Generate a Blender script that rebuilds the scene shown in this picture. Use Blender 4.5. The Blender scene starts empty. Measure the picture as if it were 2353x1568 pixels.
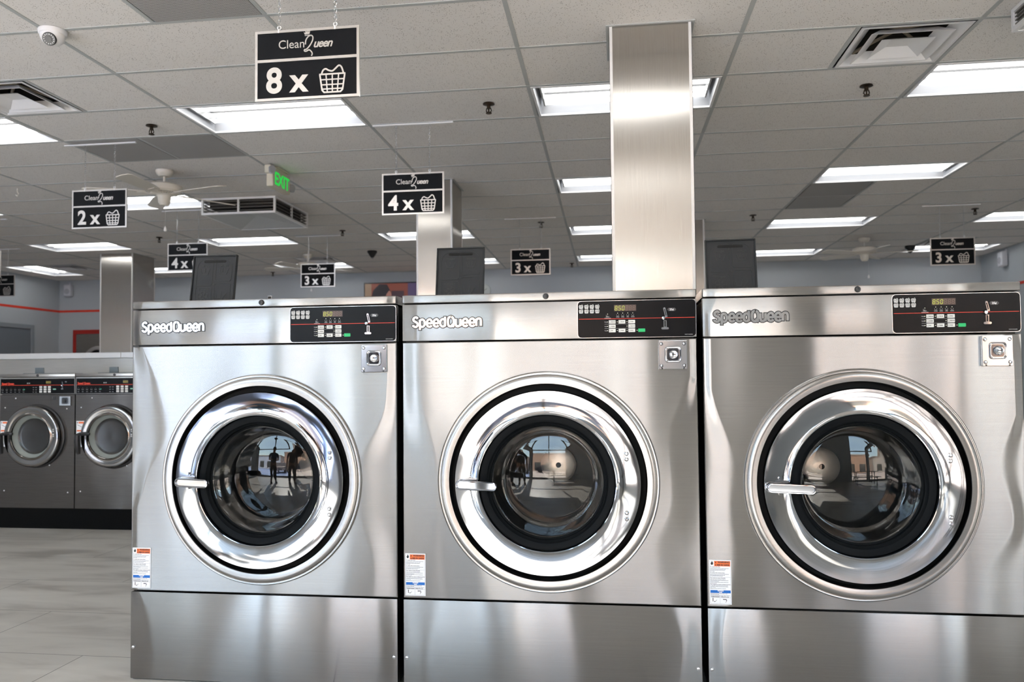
import bpy, bmesh, math, random
from mathutils import Vector, Matrix
random.seed(7)
PI = math.pi
scn = bpy.context.scene
COL = scn.collection

# ---------------------------------------------------------------- camera
YAW, PITCH, ROLL = -0.1364, 0.0369, -0.0088
cam = bpy.data.cameras.new('camera'); camo = bpy.data.objects.new('camera', cam); COL.objects.link(camo)
cy, sy, cp, sp, cr, sr = math.cos(YAW), math.sin(YAW), math.cos(PITCH), math.sin(PITCH), math.cos(ROLL), math.sin(ROLL)
fwd = Vector((sy*cp, cy*cp, sp)); rt = Vector((cy, -sy, 0)); up = rt.cross(fwd)
r2 = rt*cr + up*sr; u2 = -rt*sr + up*cr
M = Matrix((r2, u2, -fwd)).transposed().to_4x4(); M.translation = (0, 0, 1.2)
camo.matrix_world = M
cam.sensor_width = 36; cam.lens = 1871.59/2353*36
cam.shift_x = 10.94/2353; cam.shift_y = 14.35/2353
cam.clip_start = 0.05; cam.clip_end = 300
cam.dof.use_dof = True; cam.dof.focus_distance = 3.15; cam.dof.aperture_fstop = 4.0
scn.camera = camo
# ---------------------------------------------------------------- view
scn.view_settings.view_transform = 'Standard'; scn.view_settings.look = 'None'
scn.view_settings.gamma = 1; scn.view_settings.use_curve_mapping = False
scn.view_settings.exposure = 1.15
# ---------------------------------------------------------------- daylight
TUBE = 4.0          # brightness of the fluorescent tubes
w = bpy.data.worlds.new('sky'); scn.world = w; w.use_nodes = True
nt = w.node_tree; nt.nodes.clear()
sk = nt.nodes.new('ShaderNodeTexSky'); sk.sky_type = 'NISHITA'; sk.sun_disc = False
sk.sun_elevation = math.radians(48); sk.sun_rotation = math.radians(20); sk.dust_density = 1.5
bg = nt.nodes.new('ShaderNodeBackground'); bg.inputs[1].default_value = 1.05
wo = nt.nodes.new('ShaderNodeOutputWorld')
wt = nt.nodes.new('ShaderNodeVectorMath'); wt.operation = 'MULTIPLY'; wt.inputs[1].default_value = (1.12, 1.0, .86)   # hazy warm sky
nt.links.new(sk.outputs[0], wt.inputs[0]); nt.links.new(wt.outputs[0], bg.inputs[0]); nt.links.new(bg.outputs[0], wo.inputs[0])
sun = bpy.data.lights.new('sun', 'SUN'); sun.energy = 15; sun.angle = 0.01; sun.color = (1, .93, .86)
suno = bpy.data.objects.new('sun', sun); COL.objects.link(suno)
suno.rotation_euler = Vector((.35, 1.38, -1.0)).to_track_quat('-Z', 'Y').to_euler(); suno.location = (-2, -8, 12)

# ================================================================ materials
MATS = {}
def mat(name, col=(.5,.5,.5), rough=.5, metal=0, emit=None, spec=.5, build=None):
    if name in MATS: return MATS[name]
    m = bpy.data.materials.new(name); m.use_nodes = True
    b = m.node_tree.nodes['Principled BSDF']
    b.inputs['Base Color'].default_value = (*col, 1)
    b.inputs['Roughness'].default_value = rough; b.inputs['Metallic'].default_value = metal
    b.inputs['Specular IOR Level'].default_value = spec
    if emit:
        b.inputs['Emission Color'].default_value = (*emit[0], 1); b.inputs['Emission Strength'].default_value = emit[1]
    if build: build(m.node_tree, b)
    MATS[name] = m
    return m
def N(nt, t, **k):
    n = nt.nodes.new(t)
    for a, v in k.items():
        if a in n.inputs: n.inputs[a].default_value = v
        else: setattr(n, a, v)
    return n
def posmap(nt, scale):
    g = N(nt, 'ShaderNodeNewGeometry'); mp = N(nt, 'ShaderNodeMapping'); mp.inputs['Scale'].default_value = scale
    nt.links.new(g.outputs['Position'], mp.inputs[0]); return mp.outputs[0]
def ramp(nt, src, stops):
    r = N(nt, 'ShaderNodeValToRGB'); e = r.color_ramp.elements
    e[0].position, e[0].color = stops[0][0], (*stops[0][1], 1); e[1].position, e[1].color = stops[-1][0], (*stops[-1][1], 1)
    for p_, c_ in stops[1:-1]:
        n = e.new(p_); n.color = (*c_, 1)
    nt.links.new(src, r.inputs[0]); return r.outputs[0]
def brushed(tangent, warp, rough, aniso, edge=0, wscale=(2.3, 2.3, .75), c0=(.50,.475,.45), c1=(.64,.615,.585)):
    def f(nt, b):
        L = nt.links
        b.inputs['Roughness'].default_value = rough; b.inputs['Anisotropic'].default_value = aniso
        if tangent != 'auto':
            c = N(nt, 'ShaderNodeCombineXYZ'); c.inputs[0].default_value, c.inputs[1].default_value, c.inputs[2].default_value = tangent
            L.new(c.outputs[0], b.inputs['Tangent'])
        # fine grain of the brushing, along the other direction
        sc = (6, 6, 900) if tangent == (0, 0, 1) else (900, 900, 6)
        n1 = N(nt, 'ShaderNodeTexNoise'); n1.inputs['Scale'].default_value = 1; n1.inputs['Detail'].default_value = 2
        L.new(posmap(nt, sc), n1.inputs['Vector'])
        L.new(ramp(nt, n1.outputs[0], [(.3, c0), (.7, c1)]), b.inputs['Base Color'])
        # the sheet is slightly dented
        n2 = N(nt, 'ShaderNodeTexNoise'); n2.inputs['Scale'].default_value = 1; n2.inputs['Detail'].default_value = .6
        L.new(posmap(nt, wscale), n2.inputs['Vector'])
        bp = N(nt, 'ShaderNodeBump'); bp.inputs['Strength'].default_value = 1; bp.inputs['Distance'].default_value = warp
        L.new(n2.outputs[0], bp.inputs['Height']); L.new(bp.outputs[0], b.inputs['Normal'])
        if edge:      # the sheet is pulled back towards its folded side edges
            tc = N(nt, 'ShaderNodeTexCoord'); sx = N(nt, 'ShaderNodeSeparateXYZ'); L.new(tc.outputs['Object'], sx.inputs[0])
            m1 = N(nt, 'ShaderNodeMath', operation='SUBTRACT'); m1.inputs[0].default_value = 1.11; L.new(sx.outputs[0], m1.inputs[1])
            m2 = N(nt, 'ShaderNodeMath', operation='MINIMUM'); L.new(sx.outputs[0], m2.inputs[0]); L.new(m1.outputs[0], m2.inputs[1])
            n3 = N(nt, 'ShaderNodeTexNoise'); n3.inputs['Scale'].default_value = 1; n3.inputs['Detail'].default_value = 0; L.new(posmap(nt, (1.2, 1.2, 2.6)), n3.inputs['Vector'])
            wd = N(nt, 'ShaderNodeMapRange'); L.new(n3.outputs[0], wd.inputs[0]); wd.inputs[1].default_value = .3; wd.inputs[2].default_value = .7; wd.inputs[3].default_value = .03; wd.inputs[4].default_value = .17
            mr = N(nt, 'ShaderNodeMapRange', interpolation_type='SMOOTHSTEP'); L.new(m2.outputs[0], mr.inputs[0]); mr.inputs[1].default_value = 0; L.new(wd.outputs[0], mr.inputs[2]); mr.inputs[3].default_value = 0; mr.inputs[4].default_value = edge
            ad = N(nt, 'ShaderNodeMath', operation='ADD'); L.new(n2.outputs[0], ad.inputs[0]); L.new(mr.outputs[0], ad.inputs[1]); L.new(ad.outputs[0], bp.inputs['Height'])
    return f
STEEL = mat('brushed_steel_front', metal=1, build=brushed((0, 0, 1), .042, .27, 1.0, edge=.13, c0=(.285,.277,.270), c1=(.315,.306,.298)))
STEELR = mat('brushed_steel_ring', metal=1, build=brushed((0, 0, 1), .006, .24, .6, c0=(.33,.32,.31), c1=(.37,.36,.35)))
STEELC = mat('brushed_steel_column', metal=1, build=brushed((1, 0, 0), .01, .24, .8, c0=(.48,.455,.425), c1=(.56,.54,.51), wscale=(.8, .8, 1.6)))
STEELD = mat('dark_brushed_steel', metal=1, build=brushed((0, 0, 1), .008, .22, .6, c0=(.11,.10,.095), c1=(.15,.14,.132), wscale=(3, 3, 2)))
CHROME = mat('chrome', (.52,.53,.56), .05, 1)
def wavy(nt, b):
    n2 = N(nt, 'ShaderNodeTexNoise'); n2.inputs['Scale'].default_value = 4.5; n2.inputs['Detail'].default_value = 1
    nt.links.new(posmap(nt, (1, 1, 1)), n2.inputs['Vector'])
    bp = N(nt, 'ShaderNodeBump'); bp.inputs['Strength'].default_value = 1; bp.inputs['Distance'].default_value = .0022
    nt.links.new(n2.outputs[0], bp.inputs['Height']); nt.links.new(bp.outputs[0], b.inputs['Normal'])
CHROMER = mat('chrome_door_ring', (.43,.44,.46), .05, 1, build=wavy)
ZINC = mat('zinc_plate', (.72,.74,.77), .18, 1)
PLATE = mat('polished_plate', (.52,.54,.57), .14, 1)
ALU = mat('satin_aluminium', (.78,.75,.72), .3, 1)
SILV = mat('silver_lettering', (.80,.77,.73), .32, 1)
TRIM = mat('pale_corner_trim', (.80,.80,.80), .35, .15)
BLK = mat('black_plastic', (.018,.018,.02), .35)
PADB = mat('black_control_overlay', (.005,.005,.006), .25, spec=.1)
RUB = mat('black_rubber', (.006,.007,.008), .45, spec=.05)
LIDM = mat('dark_grey_plastic_lid', (.022,.024,.027), .5, spec=.3)
BODY = mat('black_enamel_side', (.012,.012,.012), .4)
VOID = mat('dark_gap', (.004,.004,.004), .9)
WHITE = mat('white_enamel', (.85,.85,.86), .35)
WHT2 = mat('white_print', (.8,.8,.8), .5)
GREY = mat('grey_print', (.35,.35,.36), .5)
INK = mat('black_ink', (.01,.01,.012), .5)
RED = mat('red_line', (.75,.045,.02), .45)
GRN = mat('green_button', (.0,.42,.12), .45)
BTN = mat('pale_grey_button', (.66,.66,.64), .5)
DISP = mat('brown_display_glass', (.055,.027,.018), .35)
DIGON = mat('lit_yellow_digits', (.1,.1,.02), .5, emit=((.80,.85,.10), .42))
DIGOFF = mat('unlit_digit_segments', (.15,.09,.07), .5)
ORNG = mat('orange_print', (.85,.16,.03), .5)
BLUE = mat('blue_print', (.0,.13,.5), .5)
BEIGE = mat('beige_fan_enamel', (.80,.76,.68), .35)
EXITM = mat('lit_green_letters', (.0,.3,.05), .5, emit=((.01,.62,.06), .38))
EXITP = mat('exit_sign_beige_plastic', (.62,.58,.47), .45)
LENS = mat('grey_lens', (.35,.36,.38), .25)
BRASS = mat('dark_bronze_sprinkler', (.05,.035,.022), .35, .8)
TUBEM = mat('lit_fluorescent_tube', (.9,.9,.9), .5, emit=((1,.985,.95), TUBE))
DUCTM = mat('dark_duct', (.03,.027,.024), .9)  # duct insides given one near-black colour
WALLM = mat('blue_grey_wall_paint', (.46,.505,.55), .5)
DOORM = mat('slate_door_paint', (.17,.20,.24), .4)
DFRM = mat('grey_door_frame_paint', (.26,.30,.34), .4)
def tile_b(nt, b):
    L = nt.links
    v = N(nt, 'ShaderNodeTexVoronoi'); v.inputs['Scale'].default_value = 1; L.new(posmap(nt, (95, 95, 95)), v.inputs['Vector'])
    n = N(nt, 'ShaderNodeTexNoise'); n.inputs['Scale'].default_value = 1; L.new(posmap(nt, (30, 30, 30)), n.inputs['Vector'])
    m1 = N(nt, 'ShaderNodeMath', operation='MULTIPLY'); L.new(n.outputs[0], m1.inputs[0]); m1.inputs[1].default_value = .36
    m2 = N(nt, 'ShaderNodeMath', operation='SUBTRACT'); L.new(v.outputs[0], m2.inputs[0]); L.new(m1.outputs[0], m2.inputs[1])
    L.new(ramp(nt, m2.outputs[0], [(.0, (.36,.33,.30)), (.04, (.81,.785,.755))]), b.inputs['Base Color'])
TILE = mat('speckled_ceiling_tile', rough=.9, build=tile_b, spec=.2)
TBAR = mat('ceiling_grid_bar', (.47,.49,.485), .6, spec=.3)
def grille_b(nt, b):
    L = nt.links
    v = N(nt, 'ShaderNodeTexVoronoi'); v.inputs['Scale'].default_value = 1; v.inputs['Randomness'].default_value = 0
    L.new(posmap(nt, (115, 115, 115)), v.inputs['Vector'])
    L.new(ramp(nt, v.outputs[0], [(.28, (.05,.05,.05)), (.40, (.50,.49,.48))]), b.inputs['Base Color'])
GRIL = mat('perforated_grey_panel', rough=.6, build=grille_b)
def floor_b(nt, b):
    L = nt.links
    br = N(nt, 'ShaderNodeTexBrick'); br.offset = .5; br.squash = 1
    br.inputs['Scale'].default_value = 1; br.inputs['Mortar Size'].default_value = .0022; br.inputs['Brick Width'].default_value = 1.22; br.inputs['Row Height'].default_value = .61
    br.inputs['Mortar'].default_value = (.13,.125,.12, 1); br.inputs['Color1'].default_value = (.54,.52,.485, 1); br.inputs['Color2'].default_value = (.58,.56,.525, 1)
    g = N(nt, 'ShaderNodeNewGeometry'); mp = N(nt, 'ShaderNodeMapping'); mp.inputs['Location'].default_value = (3.56, -3.32+.61*8, 0)
    L.new(g.outputs['Position'], mp.inputs[0]); L.new(mp.outputs[0], br.inputs['Vector'])
    n = N(nt, 'ShaderNodeTexNoise'); n.inputs['Scale'].default_value = 1; n.inputs['Detail'].default_value = 8; n.inputs['Distortion'].default_value = .6
    mp2 = N(nt, 'ShaderNodeMapping'); mp2.inputs['Scale'].default_value = (1.6, 6, 1); mp2.inputs['Rotation'].default_value = (0, 0, .5)
    L.new(g.outputs['Position'], mp2.inputs[0]); L.new(mp2.outputs[0], n.inputs['Vector'])
    mx = N(nt, 'ShaderNodeMix', data_type='RGBA', blend_type='MULTIPLY'); mx.inputs[0].default_value = 1
    L.new(br.outputs[0], mx.inputs[6]); L.new(ramp(nt, n.outputs[0], [(.34, (.66,.64,.62)), (.5, (.95,.94,.92)), (.72, (1.12,1.12,1.1))]), mx.inputs[7])
    L.new(mx.outputs[2], b.inputs['Base Color'])
FLOORM = mat('veined_grey_stone_tiles', rough=.33, build=floor_b)
def glass_b(col, k0, k1):
    def f(nt, b):
        L = nt.links; nt.nodes.remove(b)
        t = N(nt, 'ShaderNodeBsdfTransparent'); t.inputs[0].default_value = (*col, 1)
        g = N(nt, 'ShaderNodeBsdfGlossy'); g.inputs['Roughness'].default_value = .01
        fr = N(nt, 'ShaderNodeFresnel'); fr.inputs[0].default_value = 1.5
        mr = N(nt, 'ShaderNodeMapRange'); mr.inputs[3].default_value = k0; mr.inputs[4].default_value = k1
        L.new(fr.outputs[0], mr.inputs[0])
        mx = N(nt, 'ShaderNodeMixShader'); L.new(mr.outputs[0], mx.inputs[0]); L.new(t.outputs[0], mx.inputs[1]); L.new(g.outputs[0], mx.inputs[2])
        L.new(mx.outputs[0], nt.nodes['Material Output'].inputs[0])
    return f
GLASS = mat('door_glass', build=glass_b((.84,.85,.85), .045, .30))
WGLASS = mat('window_glass', build=glass_b((.96,.98,.98), .0, .8))

# ================================================================ helpers
class MB:
    def __init__(s): s.bm = bmesh.new()
    def box(s, x0, x1, y0, y1, z0, z1, bev=0, seg=2):
        vs = [s.bm.verts.new((x, y, z)) for x in (x0, x1) for y in (y0, y1) for z in (z0, z1)]
        F = [(0,1,3,2), (4,6,7,5), (0,4,5,1), (2,3,7,6), (0,2,6,4), (1,5,7,3)]
        fs = [s.bm.faces.new([vs[i] for i in f]) for f in F]
        if bev:
            es = list({e for f in fs for e in f.edges})
            bmesh.ops.bevel(s.bm, geom=es, offset=bev, segments=seg, affect='EDGES', profile=.5)
        return s
    def lathe(s, prof, c=(0, 0, 0), axis='Y', n=96, close=False, a0=0, a1=2*PI):
        full = abs(a1-a0-2*PI) < 1e-6
        rings = []
        m = n if full else n+1
        for r, h in prof:
            ring = []
            for k in range(m):
                a = a0+(a1-a0)*k/n; x, z = r*math.cos(a), r*math.sin(a)
                p = (x, h, z) if axis == 'Y' else ((x, -z, h) if axis == 'Z' else (h, x, z))
                ring.append(s.bm.verts.new(Vector(p)+Vector(c)))
            rings.append(ring)
        R = rings + ([rings[0]] if close else [])
        for a, b in zip(R[:-1], R[1:]):
            for k in range(n):
                q = [a[k], a[(k+1) % m], b[(k+1) % m], b[k]]
                try: s.bm.faces.new(q)
                except ValueError: pass
        if full and not close:
            for ring, (r, h) in ((rings[0], prof[0]), (rings[-1], prof[-1])):
                if r < 1e-4: pass
        return s
    def cyl(s, c, r, h0, h1, axis='Y', n=24, r1=None, cap=True):
        r1 = r if r1 is None else r1
        e = 1e-5
        return s.lathe(([(e, h0)] if cap else []) + [(r, h0), (r1, h1)] + ([(e, h1)] if cap else []), c, axis, n)
    def prism(s, pts, y0, y1):        # outline in XZ, between two depths
        a = [s.bm.verts.new((x, y0, z)) for x, z in pts]; b = [s.bm.verts.new((x, y1, z)) for x, z in pts]
        s.bm.faces.new(a); s.bm.faces.new(b[::-1]); n = len(pts)
        for k in range(n): s.bm.faces.new([a[k], b[k], b[(k+1) % n], a[(k+1) % n]])
        return s
    def prismz(s, pts, z0, z1):
        a = [s.bm.verts.new((x, y, z0)) for x, y in pts]; b = [s.bm.verts.new((x, y, z1)) for x, y in pts]
        s.bm.faces.new(a); s.bm.faces.new(b[::-1]); n = len(pts)
        for k in range(n): s.bm.faces.new([a[k], b[k], b[(k+1) % n], a[(k+1) % n]])
        return s
    def rrect(s, x0, x1, z0, z1, r, y0, y1, n=5):
        pts = []
        for cx, cz, a in ((x1-r, z1-r, 0), (x0+r, z1-r, PI/2), (x0+r, z0+r, PI), (x1-r, z0+r, 1.5*PI)):
            for k in range(n+1): pts.append((cx+r*math.cos(a+k*PI/2/n), cz+r*math.sin(a+k*PI/2/n)))
        return s.prism(pts, y0, y1)
    def stroke(s, pts, wd, y0, y1, closed=False):     # a flat line of width wd through points in XZ
        s.k = getattr(s, 'k', 0)+1; y0 -= .00002*(s.k % 9)
        P = [Vector(p) for p in pts]; n = len(P); L, R = [], []
        for i in range(n):
            a = P[i-1] if (i or closed) else P[i]; b = P[(i+1) % n] if (i < n-1 or closed) else P[i]
            d1 = (P[i]-a).normalized() if (P[i]-a).length > 1e-9 else None; d2 = (b-P[i]).normalized() if (b-P[i]).length > 1e-9 else None
            d = (d1 or d2)+(d2 or d1)
            if d.length < 1e-6: d = d1 or d2
            d.normalize(); nn = Vector((-d.y, d.x)); k = 1/max(.5, nn.dot(Vector((-(d2 or d1).y, (d2 or d1).x))))
            L.append(P[i]+nn*wd/2*k); R.append(P[i]-nn*wd/2*k)
        V = []
        for l, r in zip(L, R): V.append([s.bm.verts.new((q.x, yy, q.y)) for q in (l, r) for yy in (y0, y1)])
        for i in range(n if closed else n-1):
            a, b = V[i], V[(i+1) % n]
            for q in ((a[0], b[0], b[2], a[2]), (a[1], a[3], b[3], b[1]), (a[0], a[1], b[1], b[0]), (a[2], b[2], b[3], a[3])): s.bm.faces.new(q)
        if not closed:
            for a in (V[0], V[-1]): s.bm.faces.new((a[0], a[2], a[3], a[1]))
        return s
    def tube(s, pts, r, n=8, rs=None):
        P = [Vector(p) for p in pts]; rings = []
        for i, p in enumerate(P):
            d = (P[min(i+1, len(P)-1)]-P[max(i-1, 0)]).normalized()
            a = d.orthogonal().normalized() if i == 0 else (pa - d*pa.dot(d)).normalized()
            pa = a; b = d.cross(a); rr = rs[i] if rs else r
            rings.append([s.bm.verts.new(p+a*rr*math.cos(2*PI*k/n)+b*rr*math.sin(2*PI*k/n)) for k in range(n)])
        for a, b in zip(rings[:-1], rings[1:]):
            for k in range(n): s.bm.faces.new([a[k], a[(k+1) % n], b[(k+1) % n], b[k]])
        s.bm.faces.new(rings[0][::-1]); s.bm.faces.new(rings[-1]); return s
    def add(s, mesh, mtx=None):
        n0 = len(s.bm.verts); s.bm.from_mesh(mesh); s.bm.verts.ensure_lookup_table()
        if mtx is not None: bmesh.ops.transform(s.bm, matrix=mtx, verts=s.bm.verts[n0:])
        return s
    def mesh(s, name, m, smooth=False):
        bmesh.ops.recalc_face_normals(s.bm, faces=s.bm.faces)
        me = bpy.data.meshes.new(name); s.bm.to_mesh(me); s.bm.free()
        me.materials.append(m)
        if smooth:
            for p_ in me.polygons: p_.use_smooth = True
            me.set_sharp_from_angle(angle=math.radians(35))
        return me
    def build(s, name, m, parent=None, smooth=False, loc=None):
        o = bpy.data.objects.new(name, s.mesh(name, m, smooth)); COL.objects.link(o)
        if parent: o.parent = parent
        if loc: o.location = loc
        return o
def tag(o, label=None, cat=None, group=None, kind=None):
    if label: o['label'] = label
    if cat: o['category'] = cat
    if group: o['group'] = group
    if kind: o['kind'] = kind
    return o
def empty(name, loc=(0, 0, 0), rz=0, label=None, cat=None, group=None):
    o = bpy.data.objects.new(name, None); COL.objects.link(o); o.location = loc; o.rotation_euler = (0, 0, rz)
    o.empty_display_size = .1
    return tag(o, label, cat, group)
def copy_tree(o, parent=None):
    c = o.copy(); COL.objects.link(c); c.parent = parent
    for ch in list(o.children): copy_tree(ch, c)
    return c
def struct(mb, name, m, **k): return tag(mb.build(name, m, **k), kind='structure')
_tc = {}
def text(body, size, offset=0, sx=1, shear=0, align='LEFT', thick=.0003, space=1):
    """flat letters in the XZ plane, baseline at z=0, facing -Y"""
    key = (body, size, offset, sx, shear, align, thick, space)
    if key not in _tc:
        cu = bpy.data.curves.new('letters', 'FONT'); cu.body = body; cu.size = size; cu.offset = offset; cu.shear = shear
        cu.align_x = align; cu.extrude = thick; cu.space_character = space; cu.resolution_u = 8 if size > .03 else 3
        o = bpy.data.objects.new('letters', cu); COL.objects.link(o)
        bpy.context.view_layer.update()
        me = bpy.data.meshes.new_from_object(o.evaluated_get(bpy.context.evaluated_depsgraph_get()))
        bpy.data.objects.remove(o); bpy.data.curves.remove(cu)
        me.transform(Matrix.Scale(sx, 4, (1, 0, 0))); me.transform(Matrix.Rotation(PI/2, 4, 'X'))
        _tc[key] = me
    return _tc[key]
def T(x, y, z): return Matrix.Translation((x, y, z))
def smooth(P, n=5):
    P = [Vector(p) for p in P]; out = []
    for i in range(len(P)-1):
        a, b, c, d = P[max(i-1, 0)], P[i], P[i+1], P[min(i+2, len(P)-1)]
        for k in range(n):
            t_ = k/n; out.append(tuple(.5*((2*b)+(c-a)*t_+(2*a-5*b+4*c-d)*t_*t_+(3*b-a-3*c+d)*t_**3)))
    return out+[tuple(P[-1])]
def basket(mb, cx, cz, wd, y0, y1, lw):
    """laundry basket pictogram centred at cx, cz; wd wide"""
    k = wd/2.0
    def P(x, z): return (cx+x*k, cz+z*k)
    mb.stroke([P(-1, .42), P(1, .42)], lw, y0, y1)
    mb.stroke([P(-.95, .40), P(-.78, -.75), P(-.62, -.92), P(.62, -.92), P(.78, -.75), P(.95, .40)], lw, y0, y1)
    for x, b in ((-.48, -.38), (0, 0), (.48, .38)): mb.stroke([P(x, .42), P(b, -.92)], lw*.8, y0, y1)
    for z in (.02, -.36, -.68): mb.stroke([P(-.9+(.42-z)*.12, z), P(.9-(.42-z)*.12, z)], lw*.8, y0, y1)
    mb.stroke(smooth([P(-.82, .46), P(-.7, .72), P(-.5, .82), P(-.28, .70), P(0, .64), P(.25, .82), P(.5, 1.02), P(.70, .88), P(.84, .46)], 5 if wd > .05 else 2), lw, y0, y1)

# ================================================================ the room
HC = 3.0455                          # ceiling height
XL, XR, YB, YF = -10.2, 5.68, -2.6, 13.7
def gp(i, j): return (-.5323+1.2192*(i-3)-.0077*j, 3.8627+.6096*j)
struct(MB().box(XL-.3, XR+.3, YB-.3, YF+.3, -.2, 0), 'floor', FLOORM)
struct(MB().box(XL-.2, XL, YB, YF+.2, 0, 3.4), 'wall_left', WALLM)
struct(MB().box(XR, XR+.2, YB, YF+.2, 0, 3.4), 'wall_right', WALLM)
struct(MB().box(XL, XR, YF, YF+.2, 0, 3.4), 'wall_back', WALLM)
struct(MB().box(XL-.3, XR+.3, YB-.3, YF+.3, 3.4, 3.5), 'roof', WALLM)
# red painted stripe round the room
struct(MB().box(XL, XL+.004, YB, YF, 2.462, 2.502), 'trim_1', RED)
struct(MB().box(XL, XR, YF-.004, YF, 2.462, 2.502), 'trim_2', RED)
struct(MB().box(XR-.004, XR, YB, YF, 2.462, 2.502), 'trim_3', RED)
# storefront wall behind the camera, with its openings
OPEN = [(-9.3, -6.4), (-5.6, -2.25), (-2.1, .42), (2.3, 3.55), (3.68, 5.2)]
wb = MB(); xs = [XL] + [v for o_ in OPEN for v in o_] + [XR]
for a, b in zip(xs[0::2], xs[1::2]): wb.box(a, b, YB-.2, YB, 0, 3.4)
for a, b in OPEN: wb.box(a, b, YB-.2, YB, 2.9, 3.4); wb.box(a, b, YB-.2, YB, 0, .08)
struct(wb, 'wall_front', WALLM)
for n_, (a, b) in enumerate(OPEN):
    f = MB(); z0, z1 = .08, 2.9
    for x in (a, (a+b)/2-.02 if b-a > 2 else a, b-.05): f.box(x, x+.05, YB-.13, YB-.06, z0, z1)
    for z in (z0, z1-.05, 2.1): f.box(a, b, YB-.125, YB-.065, z, z+.05)
    wn = struct(f, 'window_%d' % (n_+1), mat('bronze_window_frame', (.06,.055,.05), .4, .5))
    MB().box(a+.02, b-.02, YB-.1, YB-.094, z0+.02, z1-.02).build('pane', WGLASS, wn)
# ceiling cells
TROF = [(i, j) for j in (-10, -6, -2, 2) for i in (-5, -3, -1, 1, 3, 5)] + [(i, 6) for i in (-5, -3, -1, 3, 5)] + \
       [(i, 10) for i in (-3, -1, 1, 3, 5, 7)] + [(i, 14) for i in (-3, -1, 1, 3, 5, 7)]
TROF = [t for t in TROF if gp(t[0], 0)[0] > XL+.05 and gp(t[0]+1, 0)[0] < XR]
TURN = [(-5, 13, 1)]
DIFF = [(4, 1, 1), (0, 1, 0), (-4, 13, 0), (-1, 13, 1), (7, 13, 0)]
GRILLS = [(1, -1, 1), (0, 3, 0), (0, 3, 1), (5, 7, 0), (5, 8, 0)]
skip = set()
for i, j in TROF: skip |= {(i, j, 0), (i, j, 1)}
skip |= set(DIFF) | set(GRILLS) | {(-5, 13, 1), (-5, 14, 1)}
cl = MB(); tb = MB()
def cx_(v): return max(XL, min(XR, v))
def cy_(v): return max(YB, min(YF, v))
for i in range(-6, 9):
    for j in range(-11, 17):
        for h_ in (0, 1):
            if (i, j, h_) in skip: continue
            q = [gp(i+h_/2, j), gp(i+h_/2+.5, j), gp(i+h_/2+.5, j+1), gp(i+h_/2, j+1)]
            q = [(cx_(x), cy_(y)) for x, y in q]
            if abs(q[0][0]-q[1][0]) < .01 or abs(q[0][1]-q[3][1]) < .01: continue
            cl.bm.faces.new([cl.bm.verts.new((x, y, HC+.003)) for x, y in q][::-1])
struct(cl, 'ceiling', TILE)
hw = .012
for i in range(-6, 10):
    a, b = gp(i, -11), gp(i, 17)
    if a[0] < XL+.05 or a[0] > XR-.05: continue
    tb.prismz([(a[0]-hw, YB), (a[0]+hw, YB), (b[0]+hw, YF), (b[0]-hw, YF)], HC, HC+.008)
for j in range(-10, 17):
    y = gp(3, j)[1]
    if y < YB+.02 or y > YF-.02: continue
    tb.box(XL, XR, y-hw, y+hw, HC-.0006, HC+.007)
for (k, j) in sorted({(i+h_/2+e, j) for (i, j, h_) in GRILLS + DIFF for e in (0, .5)}):
        if abs(k-round(k)) > .1: a, b = gp(k, j), gp(k, j+1); tb.prismz([(a[0]-hw, a[1]), (a[0]+hw, a[1]), (b[0]+hw, b[1]), (b[0]-hw, b[1])], HC, HC+.008)
struct(tb, 'trim_4', TBAR)
# wall angle along the room edges
wa = MB(); wa.box(XL, XL+.025, YB, YF, HC-.001, HC+.006); wa.box(XR-.025, XR, YB, YF, HC-.001, HC+.006); wa.box(XL, XR, YF-.025, YF, HC-.0012, HC+.006)
struct(wa, 'trim_5', TBAR)

# ---------------------------------------------------------------- fluorescent troffers
def troffer_meshes(W, D):
    d = .10; a = .016
    f = MB()      # rim + sloped sides + back
    f.box(-W/2, W/2, -D/2, -D/2+a, -.004, .012); f.box(-W/2, W/2, D/2-a, D/2, -.004, .012)
    f.box(-W/2, -W/2+a, -D/2+a, D/2-a, -.004, .012); f.box(W/2-a, W/2, -D/2+a, D/2-a, -.004, .012)
    rim = f.mesh('rim', WHITE)
    f = MB(); o_ = [(-W/2+a, -D/2+a), (W/2-a, -D/2+a), (W/2-a, D/2-a), (-W/2+a, D/2-a)]
    i_ = [(-W/2+.03, -D/2+.075), (W/2-.03, -D/2+.075), (W/2-.03, D/2-.075), (-W/2+.03, D/2-.075)]
    A = [f.bm.verts.new((x, y, .008)) for x, y in o_]; B = [f.bm.verts.new((x, y, d)) for x, y in i_]
    for k in range(4): f.bm.faces.new([A[k], A[(k+1) % 4], B[(k+1) % 4], B[k]])
    f.bm.faces.new(B)
    hous = f.mesh('reflector', mat('grey_white_reflector', (.50,.52,.56), .45))
    f = MB().box(-W/2+.045, W/2-.045, -D/2+.08, D/2-.08, d-.003, d-.001); global TBACK; TBACK = f.mesh('darkened_back', mat('darkened_reflector_back', (.09,.095,.10), .5))  # extra sheet over the white back, colour darkened to tone down tube glare
    f = MB().cyl((0, 0, 0), .0127, -W/2+.055, W/2-.055, 'X', 12); tube = f.mesh('tube', TUBEM, True)
    f = MB().box(-.006, .006, -.2, .2, -.012, .05); sock = f.mesh('lamp_holder', mat('grey_socket', (.4,.41,.42), .5))
    return rim, hous, tube, sock
TM = troffer_meshes(1.19, .585)
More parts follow.
